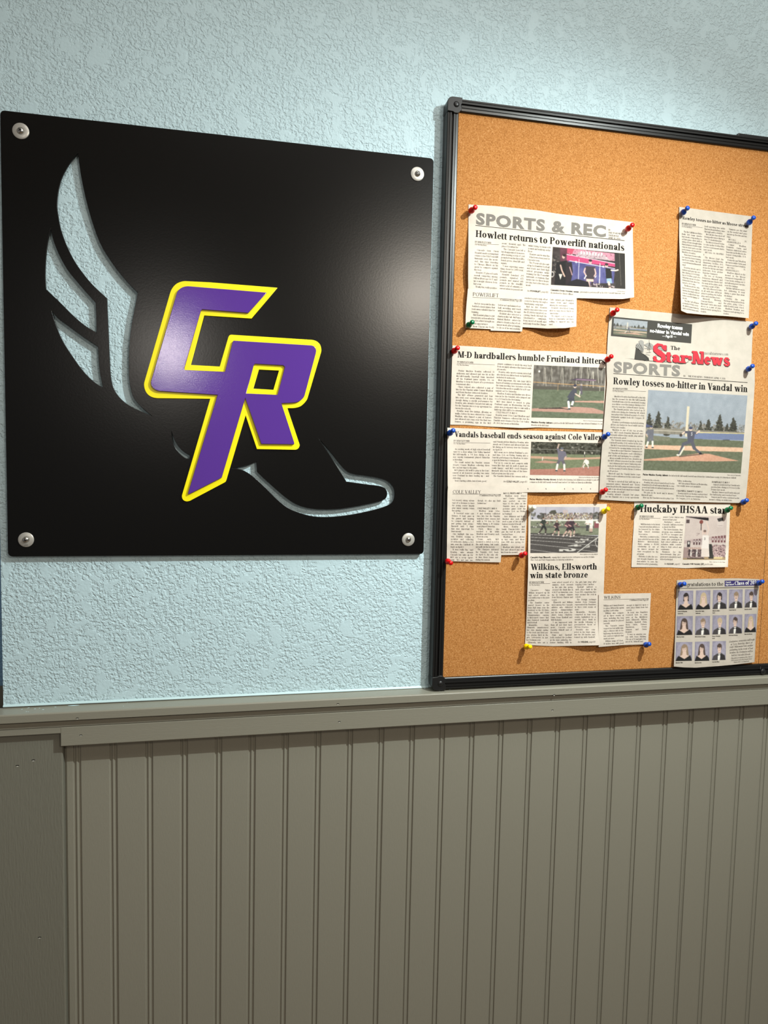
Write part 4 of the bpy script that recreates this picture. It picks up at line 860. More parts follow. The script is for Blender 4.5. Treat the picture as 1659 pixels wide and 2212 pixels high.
# --- clipping I: its continuation
I_ = Sheet('tall narrow clipping headed COLE VALLEY, hanging down against the lower left frame', ZV,
    [(79, 606), (400, 606), (828, 612)], [(828, 612), (820, 900), (802, 1258)], [], [(79, 606), (73, 660), (69, 1000), (66, 1318)],
    .0030, [(1060, 1175, 120, 8, .0012), (962, 1040, 15, 110, .0064)], 'paper', ubreaks=[(0, (66, 1318)), (.35, (330, 1326)), (.690, (574, 1331)), (.6905, (580, 1262)), (1, (802, 1258))])
head(I_, 'COLE VALLEY', ZV, (121, 680), (388, 683), 31, st=LIGHT); rule(I_.ink('rule'), ZV(120, 686), ZV(576, 690), .5, n=16)
place(I_.ink('by'), '(Continued from Page B1)', ZV(372, 706), ZV(575, 708), 17 * ZV.k, st=TEXT, slant=.2)
column(I_.ink('text'), ["5-8 record, taking advan-", "tage of a decision to have", "the young roster largely", "play junior varsity teams", "this spring.", " \"It boosted some con-", "fidence, it kept guys in", "the games and wanting", "to compete instead of", "just getting beat down,\"", "Maxwell said. \"I think", "that was important for", "their morale.\"", " One highlight this sea-", "son, Rowley tossing a", "no-hitter and collecting", "18 strikeouts during a 14-0", "win over the Caldwell JV", "back on April 4.", " \"It was really fun,\" said", "Rowley, who attends", "Cascade but suits up for", "M-D via a co-op agree-", "ment. \"It's not just me,"], ZV, (117, 751), (328, 755), (99, 1313), (313, 1317))
column(I_.ink('text'), ["though, it's also my field", "behind me.\"", "", "COLE VALLEY 7, M-D 4", " Wadlow went 2-for-", "4 and Rowley collected", "two hits but the Vandals", "watched their season end", "with a 7-4 loss to Cole", "Valley during a JV tourna-", "ment played Saturday.", " Owen Moss also", "notched a hit while", "Wadlow and Rowley each", "drove in a run.", " Down early, M-D", "mounted a deficit to 6-4 in", "the sixth inning, but could", "not pull out the victory.", " The Chargers defeated", "the Vandals, 14-0, back", "on April 13, the only oth-", "er time these teams met", "during the season."], ZV, (357, 755), (573, 757), (336, 1312), (550, 1314), bold=(3,))
column(I_.ink('text'), ["M-D 13, FRUITLAND 4", " Wadlow went 4-for-5", "and Carter Tankersley", "was perfect on two", "trips to the plate as the", "Vandals won a win-or-", "go-home game over the", "Grizzlies, 13-4, on Friday", "in Fruitland.", " Jack Atkinson and Koen", "Smolner also each deliv-", "ered a pair of hits as M-D", "batters totaled 14 in all.", " Moss, Rowley and", "Isaiah Duncan-Gette also", "put the ball in play and", "reached base.", " Wadlow, who drove", "in two runs, and Moss", "(two RBI) also sprung for", "doubles.", " Wadlow also struck out", "five and allowed just two", "hits from the mound."], ZV, (600, 686), (817, 686), (577, 1242), (792, 1242), bold=(0,))
I_.done()

# --- clipping J: Wilkins, Ellsworth
J_ = Sheet('tall clipping headed Wilkins, Ellsworth win state bronze, with a running track photo', ZW,
    [(115, 55), (560, 47), (1022, 45)], [(1022, 45), (1005, 500), (985, 1080), (975, 1600), (972, 1670)], [(75, 1676), (400, 1690), (925, 1680), (972, 1670)], [(115, 55), (112, 600), (112, 800), (95, 1300), (75, 1676)],
    .0012, [(1136, 1250, 26, 75, .0065), (1280, 1398, 42, 34, .008)], 'paper')
place(J_.ink('cap'), 'Photo courtesy of Dorothy Stilwell', ZW(712, 634), ZW(914, 633), 11 * ZW.k, st=TEXT)
place(J_.ink('by'), "Cascade's Kate Ellsworth,", ZW(137, 672), ZW(375, 671), 20 * ZW.k, st=HM); place(J_.ink('cap'), "running third, competes in the 1,600-meter race at the 2A Idaho", ZW(385, 671), ZW(878, 666), 17 * ZW.k, st=TEXT, slant=.2)
place(J_.ink('cap'), "State Track and Field Championships on Saturday in Middleton.", ZW(137, 700), ZW(636, 697), 17 * ZW.k, st=TEXT, slant=.2)
head(J_, 'Wilkins, Ellsworth', ZW, (138, 808), (908, 803), 70); head(J_, 'win state bronze', ZW, (130, 904), (800, 896), 70)
byline(J_, ZW, (125, 962), (296, 960), (125, 968), (367, 966), (125, 991), (248, 990))
column(J_.ink('text'), [" Cascade's Finley", "Wilkins wrapped up his", "high school athletic ca-", "reer with a trip to the state", "podium.", " The Rambler senior", "snared bronze in the", "boys high jump over the", "weekend at the 2A Idaho", "State Track and Field", "Championships, capping", "a three-sport tenure that", "also featured basketball", "and football.", " Meanwhile, Kate", "Ellsworth manufactured", "her own singular ending", "to the track and field sea-", "son, placing third in the", "girls 1,600-meters in just", "her freshman year.", " Ellsworth, who set a"], ZW, (119, 1052), (362, 1050), (90, 1654), (338, 1656))
column(J_.ink('text'), ["new school record of 6", "minutes, 16.82 seconds", "in the mile this spring,", "crossed the finish line in", "6:24.27 on Saturday, com-", "ing in behind runners", "from Victory Charter and", "Logos.", " Ellsworth and Wilkins", "were among five Cascade", "athletes who delivered", "district championships", "just the week prior, the", "others being Charlotte", "Dunn, Franz Spathelf and", "Will Huckaby.", " \"I am impressed with", "them all and their hard", "work,\" Cascade coach", "Dorothy Stilwell said of", "the season.", " Dunn and Spathelf", "both reached the podium", "at the state gathering, the", "former finishing fifth in"], ZW, (393, 959), (634, 957), (364, 1656), (613, 1654))
column(J_.ink('text'), ["the girls high jump after", "topping 5 feet, 2 inches.", " Spathelf nabbed a", "sixth place finish in the", "boys 800, completing two", "trips around the oval in", "2:04.00.", " The foreign exchange", "student from Germany", "represented the Ramblers", "in three total events at", "state.", " Meanwhile, Huckaby", "competed in four total", "events, highlighted by a", "seventh place finish in", "the javelin following a", "personal-best throw of", "140 feet, 10 inches.", " Huckaby also com-", "peted in the triple jump", "and the 300 hurdles and", "teamed up with Spathelf,"], ZW, (660, 957), (903, 954), (643, 1593), (886, 1593))
place(J_.ink('cap'), 'See', ZW(685, 1650), ZW(712, 1650), 19 * ZW.k, st=TEXT, slant=.2); place(J_.ink('by'), 'WILKINS,', ZW(720, 1650), ZW(808, 1649), 19 * ZW.k, st=HM); place(J_.ink('cap'), 'page B3', ZW(815, 1649), ZW(888, 1648), 19 * ZW.k, st=TEXT, slant=.2)
p = Pic(170, 114, (176, 172, 190), 12); p.grain(10, 8, 5, 0, .2)
p.blobs(110, 0, 1, .14, .26, .010, .026, [(96, 92, 88), (76, 74, 68), (120, 116, 106)]); p.poly([(.22, .2), (.3, .08), (.36, .07), (.4, .2)], (80, 78, 66)); p.rect(.47, .07, .54, .14, (190, 168, 168)); p.rect(.02, 0, .025, .2, (120, 116, 128)); p.rect(.22, 0, .225, .2, (110, 106, 118)); p.rect(.915, 0, .92, .3, (70, 70, 76))
p.rect(.2, .17, .9, .28, (132, 118, 114)); p.blobs(500, .2, .9, .14, .28, .003, .009, [(204, 190, 180), (84, 70, 72), (196, 170, 90), (150, 110, 120), (226, 220, 216)])
p.rect(0, .275, 1, .305, (220, 216, 212)); p.rect(0, .305, 1, .62, (126, 132, 106)); p.grain(12, 40, 40, .3, .62); p.rect(0, .42, 1, .46, (98, 98, 88)); p.blobs(60, 0, 1, .32, .44, .004, .012, [(196, 192, 186), (80, 76, 74), (110, 70, 72)])
p.poly([(0, .565), (.35, .58), (.8, .62), (1, .64), (1, 1), (0, 1)], (78, 72, 70)); p.grain(6, 80, 70, .56, 1)
for y0, y1 in ((.60, .68), (.655, .755), (.72, .85), (.80, .99), (.92, 1.16)): p.line([(0, y0), (.5, y0 + (y1 - y0) * .42), (1, y1)], .005, (206, 200, 196))
for t_, (a, b, c, d) in {'2': (.735, .70, .10, .035), '3': (.66, .755, .12, .045), '4': (.56, .83, .16, .05), '5': (.43, .925, .2, .07)}.items():
    for f in sans(t_, .05)[0]:
        pts = [(a + (x - .2) * d * 1.6 + .5 * c * .5 + 0 * y, b + (.4 - y) * 0 + 0) for x, y in f]
        pts = [(a + (.55 - y) * c * 1.15 + c * .5, b + (x - .35) * d * 1.25 + d * .2) for x, y in f]
        p.poly(pts, (206, 200, 194))
p.line([(.69, 1), (1, .655)], .010, (232, 228, 222)); p.line([(.97, .70), (.955, .78), (.975, .86), (1, .88)], .007, (220, 214, 208)); p.poly([(.8, .90), (.87, .83), (.88, .88)], (180, 174, 168))
skin = (214, 168, 152)
run = dict(ll=[(0, .5), (-.1, .3), (-.26, .06)], rl=[(.04, .5), (.14, .28), (.12, .03)], sock=skin, torso=[(-.08, .48), (-.1, .8), (.06, .84), (.1, .5)], la=[(-.06, .8), (-.18, .62), (-.05, .55)], ra=[(.06, .8), (.16, .64), (.24, .7)], head=(.0, .93), shoe=(220, 212, 206))
person(p, .19, .60, .38, (54, 60, 54), (44, 44, 46), (196, 150, 136), (90, 70, 56), dict(run, sock=(70, 56, 56))); person(p, .385, .63, .34, (74, 50, 56), (50, 40, 46), skin, (150, 110, 84), run); person(p, .555, .66, .42, (92, 56, 66), (56, 44, 50), (222, 150, 148), (96, 70, 56), run); person(p, .605, .64, .40, (70, 50, 60), (50, 44, 50), (222, 156, 150), (130, 96, 74), run)
st_ = dict(ll=[(-.03, .5), (-.05, .25), (-.05, .02)], rl=[(.04, .5), (.06, .25), (.06, .02)], torso=[(-.1, .46), (-.13, .8), (.12, .82), (.12, .46)], la=[(-.1, .78), (-.15, .6), (.0, .55)], head=(0, .92))
person(p, .83, .52, .27, (228, 222, 216), (70, 66, 72), skin, (150, 130, 110), st_); person(p, .885, .56, .33, (234, 228, 224), (222, 214, 208), skin, (130, 100, 80), dict(st_, sock=skin)); p.rect(.93, .33, 1, .46, (150, 70, 80)); p.rect(.95, .31, 1, .36, (230, 224, 222))
for x, y in ((.28, .585), (.5, .60), (.63, .60), (.66, .61)): p.line([(x, y), (x + .07, y - .02)], .010, (66, 60, 58))
J_.photo([ZW(142, 80), ZW(938, 82), ZW(916, 607), ZW(137, 613)], p); J_.done()

# --- clipping K: its continuation
K_ = Sheet('small clipping headed WILKINS, overlapping the lower right corner of the Wilkins, Ellsworth clipping', ZW,
    [(928, 1086), (1200, 1082), (1532, 1077)], [(1532, 1077), (1522, 1250), (1518, 1450), (1504, 1560), (1500, 1668)], [(927, 1700), (1200, 1678), (1500, 1668)], [(928, 1086), (926, 1400), (927, 1700)],
    .0028, [(1310, 1395, 36, 30, .006)])
head(K_, 'WILKINS', ZW, (985, 1142), (1180, 1138), 32, st=LIGHT); rule(K_.ink('rule'), ZW(983, 1154), ZW(1508, 1140), .5, n=16); place(K_.ink('by'), 'Continued from Page B1', ZW(1282, 1166), ZW(1502, 1163), 20 * ZW.k, st=TEXT, slant=.2)
column(K_.ink('text'), ["Wilkins and Owen Howlett", "to place fifth in the sprint", "medley 1,600 relay.", " Wilkins also compet-", "ed in three events at", "state, including the long", "jump, in which he placed", "seventh.", " The Cascade senior", "topped six feet while win-", "ning a district title in the", "high jump the week prior,", "but could not replicate that", "mark at state.", " Wilkins' jump of 5 feet,", "10 inches was still good"], ZW, (983, 1230), (1221, 1224), (984, 1670), (1214, 1662))
column(K_.ink('text'), ["enough to improve upon a", "sixth place finish from last", "season.", " In total, nine Ramblers", "received bids to com-", "pete at the Middleton", "meet: Ellsworth, Wilkins,", "Huckaby, Spathelf, Dunn,", "Nova Gurst, Delaney", "Henderson, Devyn", "Johnson and Owen", "Howlett.", " \"It was an amazing sea-", "son with boys finishing", "17th out of 56 and girls 21st", "out of 54,\" Stilwell said."], ZW, (1247, 1225), (1499, 1218), (1234, 1646), (1472, 1642))
K_.done()

# --- clipping F: as Moose streak
F_ = Sheet('narrow clipping headed as Moose streak, its foot curling off the upper right cork', ZF,
    [(207, 127), (800, 205), (1408, 285)], [(1408, 285), (1390, 800), (1370, 1400), (1345, 1950)], [(237, 1825), (330, 1866), (600, 1893), (980, 1915), (1345, 1950)], [(207, 127), (205, 600), (222, 1200), (237, 1825)],
    .0012, [(1455, 720, 100, 130, .026), (1620, 700, 50, 90, .006)], 'paper2')
UF = (.03, -1)
head(F_, 'Rowley tosses no-hitter as Moose streak', ZF, (260, 330), (1338, 466), 50)
byline(F_, ZF, (250, 414), (480, 440), (250, 427), (588, 468), (250, 458), (415, 477))
column(F_.ink('text'), [" The McCall Moose Babe", "Ruth 16U team awoke", "last week, responding to", "a four-game slide with a", "string of four straight wins", "that included double-digit", "runs in each and a no-hit", "performance from pitcher", "Maddox Rowley.", " \"Bats have been really", "hot and the base running", "has been stellar,\" McCall", "coach Brandon Maxwell", "said.", " Rowley struck out 11", "batters and gave up zero", "hits during a 12-0 trunk-", "ing of Orofino, part of a", "Saturday sweep of a dou-", "bleheader that also fea-", "tured a 14-8 win.", " The Moose pitcher, who", "has tossed a no-hitter", "during the high school", "season, walked just one", "batter over five innings of", "work.", " The McCall offense", "pounded 14 hits over-", "all, with Reagan Kennedy", "and Levi Norway each"], ZF, (250, 540), (582, 582), (262, 1795), (523, 1845))
column(F_.ink('text'), ["both notching two while", "Barrett Brandenburg came", "through with a double.", " McCall also knocked off", "Grangeville twice during a", "June 17 doubleheader.", " The Moose travel Friday", "to take on the Orofino Blue", "before tournament starts", "next week.", " MCCALL 14, OROFINO", "8", " The Moose kept the", "good vibes going Saturday,", "dismissing Orofino, 14-8,", "while getting hits up and", "down the lineup and nine", "strikeouts from pitcher", "Thatcher Vannness.", " The trio of Norway,", "Dickerson Maxwell and", "Isaiah Duncan-Ghetto led", "the way at the plate, each", "notching a pair of hits.", " McCall collected 12 hits", "in all, with nine different", "players putting the ball in", "play and reaching base.", " Maxwell, Norway,", "Duncan-Ghetto and", "Marshall Curtis also each", "drove in a pair of runs", "while Rowley sprung for a", "double."], ZF, (622, 457), (958, 498), (554, 1848), (886, 1886))
column(F_.ink('text'), [" Vanness got the start", "on the mound and gave", "up just up five hits and six", "runs.", " MCCALL 14,", "GRANGEVILLE 4", " Conner Wadlow,", "Kennedy, Curtis and", "Vanness delivered extra", "base hits as the Moose de-", "feated Grangeville, 12-4,", "last week.", " Kennedy and Wadlow", "hit triples while Curtis and", "Vanness notched doubles.", " MCCALL 15,", "GRANGEVILLE 5", " Wadlow shined on the", "mound as the Moose", "swamped Grangeville, 15-", "5, last week, striking out 12", "and allowing just four hits", "over five innings.", " But McCall hitters were", "hot, delivering 18 total", "during a game that went", "six innings.", " Leading the way", "Norway was perfect from", "the plate, going 3-for-3,", "while Rowley went 3-for-4.", " Wadlow, Rowley and", "Vanness each sprung for a", "double."], ZF, (993, 500), (1316, 540), (925, 1882), (1264, 1920))
F_.done()

# --- clipping E: the masthead
E_ = Sheet('newspaper masthead page with red slab letters under a dark banner', ZE,
    [(125, 62), (640, 112), (1000, 150), (1515, 202)], [(1515, 202), (1505, 420), (1495, 660)], [(90, 600), (800, 655), (1495, 690)], [(125, 62), (105, 320), (90, 600)],
    .0020, [], 'paper2')
fill(E_.ink('banner'), [ZE(147, 152), ZE(922, 227), ZE(912, 412), ZE(133, 340)])
place(E_.ink('white'), 'Rowley tosses', ZE(585, 256), ZE(828, 281), 38 * ZE.k, st=HB); place(E_.ink('white'), 'no-hitter in Vandal win', ZE(511, 303), ZE(890, 340), 35 * ZE.k, st=HB)
place(E_.ink('white'), '\u2014 Page B1 \u2014', ZM(1022, 490), ZM(1292, 506), 52 * ZM.k, st=HS)
place(E_.ink('head'), 'The', ZM(1180, 738), ZM(1372, 752), 74 * ZM.k, st=(.18, .09, 16))
for k, (dx, dy) in dict(shade=(1.1, 1.3), red=(0, 0)).items():
    i_ = E_.ink(k)
    q = lambda x, y: (lambda a: (a[0] + dx, a[1] + dy))(ZM(x, y))
    place(i_, 'S', q(812, 968), q(1082, 995), 350 * ZM.k, st=(.27, .13, 26)); q2 = lambda x, y: (lambda a: (a[0] + dx, a[1] + dy))(ZE(x, y))
    place(i_, 'tar', q2(664, 590), q2(874, 605), 108 * ZE.k, st=SLAB); place(i_, '-', q2(879, 606), q2(921, 608), 125 * ZE.k, st=(.25, .16, 10)); place(i_, 'N', q2(919, 607), q2(1036, 614), 122 * ZE.k, st=(.24, .14, 10)); place(i_, 'ews', q2(1030, 614), q2(1285, 630), 108 * ZE.k, st=SLAB)
place(E_.ink('thin'), 'mccallstarnews.com', ZE(1043, 519), ZE(1273, 531), 26 * ZE.k, st=(.10, .05, 8))
a_ = E_.ink('art'); g_ = E_.ink('artg'); l_ = E_.ink('artl')
def blob(i_, pts): poly_fan(i_, [ZM(*q) for q in pts])
blob(a_, [(620, 810), (500, 690), (468, 930), (760, 955), (750, 905), (690, 850)])
blob(g_, [(565, 600), (548, 575), (590, 545), (630, 560), (655, 590), (650, 640), (655, 720), (640, 800), (590, 760), (490, 690), (490, 665), (510, 620)])
blob(g_, [(740, 700), (650, 640), (690, 625), (720, 605), (770, 600), (830, 640), (860, 690), (860, 730), (650, 715)]); blob(g_, [(960, 680), (1100, 700), (1120, 750), (1010, 760), (930, 740)])
for x0, y0, x1, y1 in ((500, 640, 560, 740), (530, 630, 610, 770), (560, 610, 635, 780), (590, 640, 645, 750), (490, 690, 620, 800), (620, 810, 760, 955), (760, 545, 765, 800), (765, 600, 735, 740), (765, 600, 795, 700), (700, 800, 800, 790), (690, 830, 780, 850), (720, 740, 800, 735), (880, 850, 960, 870)):
    rule(l_, ZM(x0, y0), ZM(x1, y1), .45, n=3)
for a, b in (((285, 915), (800, 965)), ((640, 945), (900, 1040)), ((900, 1040), (1480, 1015)), ((800, 965), (1440, 1000)), ((1480, 1015), (1545, 975))): rule(l_, ZM(*a), ZM(*b), .7, n=8)
for a in ((600, 815), (640, 870)): fill(E_.ink('white'), [ZM(a[0] - 28, a[1] - 14), ZM(a[0] + 14, a[1] - 22), ZM(a[0] + 16, a[1] + 14), ZM(a[0] - 24, a[1] + 22)], 1, 1)
def pitcher_scene(w_, h_, seed, soft=1.0):
    p = Pic(w_, h_, (138, 148, 162), seed); p.grain(7, 30, 20, 0, .45)
    for k in range(26):
        x = k / 25 + p.r.uniform(-.02, .02); y = .36 + p.r.uniform(0, .07); p.blobs(26, x - .03, x + .03, y, .50, .003, .011, [(132, 118, 104), (110, 102, 88), (150, 140, 130), (92, 86, 74)], .7); p.line([(x, y + .02), (x, .5)], .003, (96, 88, 76))
    for x, y, ww in ((.03, .30, .06), (.12, .27, .07), (.22, .33, .05), (.63, .34, .08), (.74, .27, .07), (.88, .30, .08), (.82, .38, .06), (.55, .36, .04)):
        for t in range(22): f = t / 21; p.ell(x + p.r.uniform(-.006, .006), y + f * .22, ww * (.08 + .62 * f ** .8) * p.r.uniform(.8, 1.1), .012, (62, 60, 50))
        p.blobs(30, x - ww * .5, x + ww * .5, y + .08, .49, .004, .010, [(84, 82, 66), (48, 46, 40)])
    p.rect(0, .47, 1, .54, (128, 120, 106)); p.grain(12, 60, 20, .45, .56); p.line([(0, .5), (.5, .497), (1, .49)], .006, (188, 178, 160)); p.poly([(.48, .505), (1, .495), (1, .575), (.48, .585)], (98, 112, 156)); p.line([(.48, .505), (1, .49)], .007, (212, 190, 110))
    p.rect(0, .585, 1, 1, (96, 102, 76)); p.poly([(0, .56), (.25, .575), (.25, .62), (0, .64)], (112, 112, 90)); p.poly([(0, .685), (.5, .675), (1, .67), (1, .725), (.5, .735), (0, .735)], (216, 164, 130))
    p.poly([(.0, .865), (.2, .835), (.4, .80), (.55, .765), (.66, .765), (.8, .80), (.97, .84), (.7, .86), (.4, .868), (0, .88)], (204, 140, 108)); p.grain(9, 70, 60, .585, 1); p.line([(.36, .815), (.6, .77)], .008, (70, 60, 52))
    p.rect(.402, .18, .428, .56, (206, 188, 158)); p.poly([(-.01, .42), (.06, .45), (.0, .47)], (70, 76, 120)); 
    person(p, .055, .72, .28, (98, 98, 110), (102, 102, 112), (196, 160, 140), (60, 64, 96), dict(ll=[(-.03, .5), (-.1, .25), (-.15, .02)], rl=[(.05, .5), (.1, .28), (.12, .02)], sock=(214, 208, 196), torso=[(-.1, .46), (-.14, .8), (.12, .82), (.12, .46)], la=[(-.12, .78), (-.2, .6), (-.15, .5)], head=(0, .92)))
    person(p, .44, .80, .36, (76, 76, 94), (80, 80, 94), (216, 180, 158), (60, 66, 98), dict(ll=[(.08, .50), (-.16, .40), (-.28, .03)], rl=[(.12, .50), (.22, .27), (.44, .10)], torso=[(-.02, .48), (-.06, .76), (-.02, .86), (.12, .87), (.20, .76), (.18, .50)], la=[(-.02, .82), (-.16, .82), (-.27, .70)], ra=[(.14, .82), (.26, .80), (.34, .88)], head=(.05, .94)))
    p.line([(.40, .70), (.365, .79)], .016, (216, 206, 186)); p.ell(.36, .545, .015, .02, (66, 56, 50)); p.ell(.345, .795, .016, .010, (226, 220, 208)); 
    return p
p = pitcher_scene(76, 36, 4); p.a = p.a * .75 + p.a.mean(2, keepdims=True) * .25
E_.photo([ZE(163, 170), ZE(490, 200), ZE(480, 358), ZE(155, 325)], p, .00034); E_.done()

# --- clipping D: SPORTS / in Vandal win
D_ = Sheet('large page headed no-hitter in Vandal win with a big pitcher photo under blue sky', ZE,
    [(90, 553), (280, 558), (460, 585), (640, 602), (1000, 630), (1250, 650), (1530, 640)], [(1530, 640), (1531, 800), (1500, 1300), (1470, 1650), (1441, 1964)], [(18, 1929), (330, 1947), (560, 1945), (1100, 1957), (1441, 1964)], [(90, 553), (95, 810), (60, 1250), (30, 1650), (18, 1929)],
    .0040, [(1460, 1085, 120, 10, .0010)], 'paper2', nu=60, nv=70)
head(D_, 'SPORTS', ZE, (160, 690), (802, 729), 102, 104, st=HW, k='sec', track=.09)
place(D_.ink('by'), 'B1', ZE(838, 735), ZE(858, 736), 15 * ZE.k, st=(.12, .06, 8)); place(D_.ink('by'), 'THE STAR-NEWS - THURSDAY, APRIL 9, 2026', ZE(882, 738), ZE(1245, 763), 16 * ZE.k, st=(.12, .06, 8))
rule(D_.ink('rule'), ZE(157, 705), ZE(1460, 793), 1.1, n=40); head(D_, 'Rowley tosses no-hitter in Vandal win', ZE, (156, 808), (1460, 886), 66, 66)
byline(D_, ZD, (152, 49), (296, 53), (152, 57), (474, 70), (150, 72), (258, 77))
column(D_.ink('text'), [" Maddox Rowley had himself a day tak-", "ing the mound for the McCall-Donnelly", "baseball team over the weekend, tossing", "a no-hitter over five innings during a 14-0", "victory over the Caldwell junior varsity.", " The Vandal pitcher also racked up 18", "strikeouts during the Saturday tilt, which", "was played in Caldwell as part of a dou-", "bleheader against both the Cougars JV", "and varsity.", " Rowley's performance included retiring", "all but one batter he faced while surren-", "dering zero walks.", " \"Maddox is one of my top produc-", "ers,\" M-D coach Brandon Maxwell said.", "\"Versatile athlete that can hit, play infield", "and obviously pitch.\"", " The Vandals were roughed up by the", "Caldwell varsity, 22-8, earlier in the day.", " But M-D responded by jumping out to a", "3-0 lead in the opening inning versus the JV.", " Owen Moss and Thatcher Vannness led", "the Vandals at the plate, each collecting a", "pair of hits and springing for a double.", " Moss actually notched two doubles as", "the M-D offense generated six hits overall.", " Jack Atkinson and Carter Tankersley also", "each put the ball in play and reached base.", " On the mound, Rowley threw 52 strikes", "on 80 pitches.", " Maxwell said the Vandal hurler regu-", "larly receives attention for his control and", "command.", " \"He has a curveball that will trip up a", "seasoned senior,\" Maxwell said. \"Every", "game he pitches the umpires make a point", "to talk to me about how much movement", "he has on his curveball.\"", " Rowley attends Cascade but plays", "for the Vandals via a co-op agreement"], ZD, (150, 124), (472, 138), (78, 1098), (406, 1108))
place(D_.ink('cap'), 'Photo courtesy of Tim Rowley', ZD(1265, 887), ZD(1393, 891), 10 * ZD.k, st=TEXT)
place(D_.ink('by'), 'Pitcher Maddox Rowley delivers', ZD(443, 884), ZD(688, 893), 18 * ZD.k, st=HM); place(D_.ink('cap'), 'the ball as the McCall-Donnelly baseball team defeated the Caldwell junior varsity, 14-0, Saturday in Caldwell.', ZD(695, 893), ZD(1350, 916), 15 * ZD.k, st=TEXT, slant=.2)
column(D_.ink('text'), ["between the schools.", " Rowley, who played quarterback for the", "Ramblers football team in the fall, is com-", "posed and delivers when it matters most,", "his coach said.", " \"He puts in the work and it shows,\"", "Maxwell said.", " Next up, the Vandals travel to play Cole"], ZD, (441, 934), (752, 948), (429, 1106), (745, 1118))
column(D_.ink('text'), ["Valley on Monday.", " M-D also played Weiser on Wednesday,", "but results were not available.", "", "CALDWELL VARSITY 22, M-D 8", " Rowley and Koen Smolner each notched", "hits but the Vandals were blanked by the", "5A Cougars, 22-8, on Saturday."], ZD, (777, 944), (1073, 957), (766, 1114), (1068, 1126), bold=(4,))
column(D_.ink('text'), ["HOMEDALE 17, M-D 5", " Galyael's double led four Vandals who", "notched hits during a 17-5 loss to the", "Trojans last week.", " Smolner, Vanness and Rowley also put", "the ball in play and reached base.", " Vanness and Rowley combined on the", "mound, relying on strikeouts."], ZD, (1113, 956), (1389, 966), (1086, 1125), (1378, 1138), bold=(0,))
p = pitcher_scene(240, 200, 9)
for f in sans('5', .02)[0]: p.poly([(.462 + x * .020, .545 - y * .045 * 1.0) for x, y in f], (222, 220, 222))
D_.photo([ZD(497, 55), ZD(1460, 110), ZD(1395, 865), ZD(447, 833)], p); D_.done()

# --- clipping M: IHSAA star
M_ = Sheet('clipping headed Huckaby IHSAA star with a basketball layup photo, below the large SPORTS page', ZH,
    [(108, 76), (400, 86), (800, 96), (1222, 98)], [(1222, 98), (1210, 450), (1195, 832)], [(75, 833), (300, 834), (520, 836), (700, 845), (900, 836), (1195, 832)], [(108, 76), (103, 330), (85, 600), (75, 833)],
    .0011, [(1560, 1228, 36, 26, .009)])
head(M_, 'Huckaby IHSAA star', ZH, (176, 193), (1170, 214), 84, 84)
byline(M_, ZH, (170, 253), (333, 256), (168, 261), (412, 267), (165, 281), (285, 283))
column(M_.ink('text'), [" Will Huckaby is the latest", "Cascade student-athlete to", "be honored by the Idaho", "High School Activities", "Association.", " Huckaby, a senior-to-be,", "was selected as one of the", "IHSAA's Interscholastic", "Stars, earning a $1,000", "scholarship as one of", "six juniors around the", "state recognized by the", "program.", " Huckaby is also the sec-", "ond straight Rambler stu-", "dent-athlete to earn the", "distinction after graduating"], ZH, (163, 343), (406, 346), (134, 801), (378, 807))
column(M_.ink('text'), ["senior Coder Sutton was", "honored last year.", " Huckaby's school -", "Cascade - will also receive", "a check for $500.", " The Interscholastic Star", "program was established", "in 1992 to \"recognize and", "reward outstanding stu-", "dents who participate in", "high school athletics and", "activities while contrib-", "uting to their school and", "community.\"", " Nominees for the", "Interscholastic Star pro-", "gram were chosen by each", "school principal."], ZH, (440, 259), (681, 263), (407, 748), (646, 753))
place(M_.ink('cap'), 'See', ZH(455, 803), ZH(480, 803), 19 * ZH.k, st=TEXT, slant=.2); place(M_.ink('by'), 'HUCKABY,', ZH(486, 804), ZH(570, 805), 19 * ZH.k, st=HM); place(M_.ink('cap'), 'page B2', ZH(576, 805), ZH(637, 806), 19 * ZH.k, st=TEXT, slant=.2)
place(M_.ink('by'), "Cascade's Will Huckaby (20)", ZH(665, 804), ZH(913, 805), 19 * ZH.k, st=HM); place(M_.ink('cap'), 'goes for a shot.', ZH(919, 806), ZH(1022, 807), 17 * ZH.k, st=TEXT, slant=.2); place(M_.ink('cap'), 'Photo courtesy of Lorna Griggs', ZH(980, 777), ZH(1163, 779), 11 * ZH.k, st=TEXT)
p = Pic(120, 126, (198, 178, 172), 21); p.grain(5, 8, 8); 
for y in np.arange(.05, .5, .07): p.line([(0, y + .05), (1, y - .02)], .002, (176, 156, 152), .6)
p.poly([(0, .02), (.55, .04), (.56, .11), (0, .03)], (64, 52, 52)); p.poly([(.12, .04), (.56, .05), (.56, .10), (.5, .10)], (36, 30, 32)); p.rect(.02, .09, .1, .17, (84, 66, 66)); p.poly([(.76, .06), (.9, .03), (.92, .1), (.8, .13)], (60, 56, 54)); p.rect(.77, .13, .92, .25, (206, 188, 182)); p.line([(.79, .22), (.9, .22)], .008, (150, 130, 128))
p.poly([(0, .56), (1, .43), (1, .5), (0, .64)], (182, 156, 154))
for k in range(5): x = .22 + k * .065; p.rect(x, .54 - k * .006, x + .04, .66, (96, 66, 70)); p.rect(x + .01, .56, x + .03, .6, (220, 208, 206))
for k in range(5): x = .66 + k * .07; p.rect(x, .47 - k * .008, x + .045, .60, (122, 70, 74)); p.rect(x + .012, .5, x + .03, .55, (226, 214, 212))
p.rect(.08, .57, .15, .71, (54, 46, 48)); p.ell(.115, .62, .02, .035, (210, 200, 196)); p.rect(0, .92, 1, 1, (166, 136, 96)); p.rect(0, .72, .5, .96, (160, 130, 126))
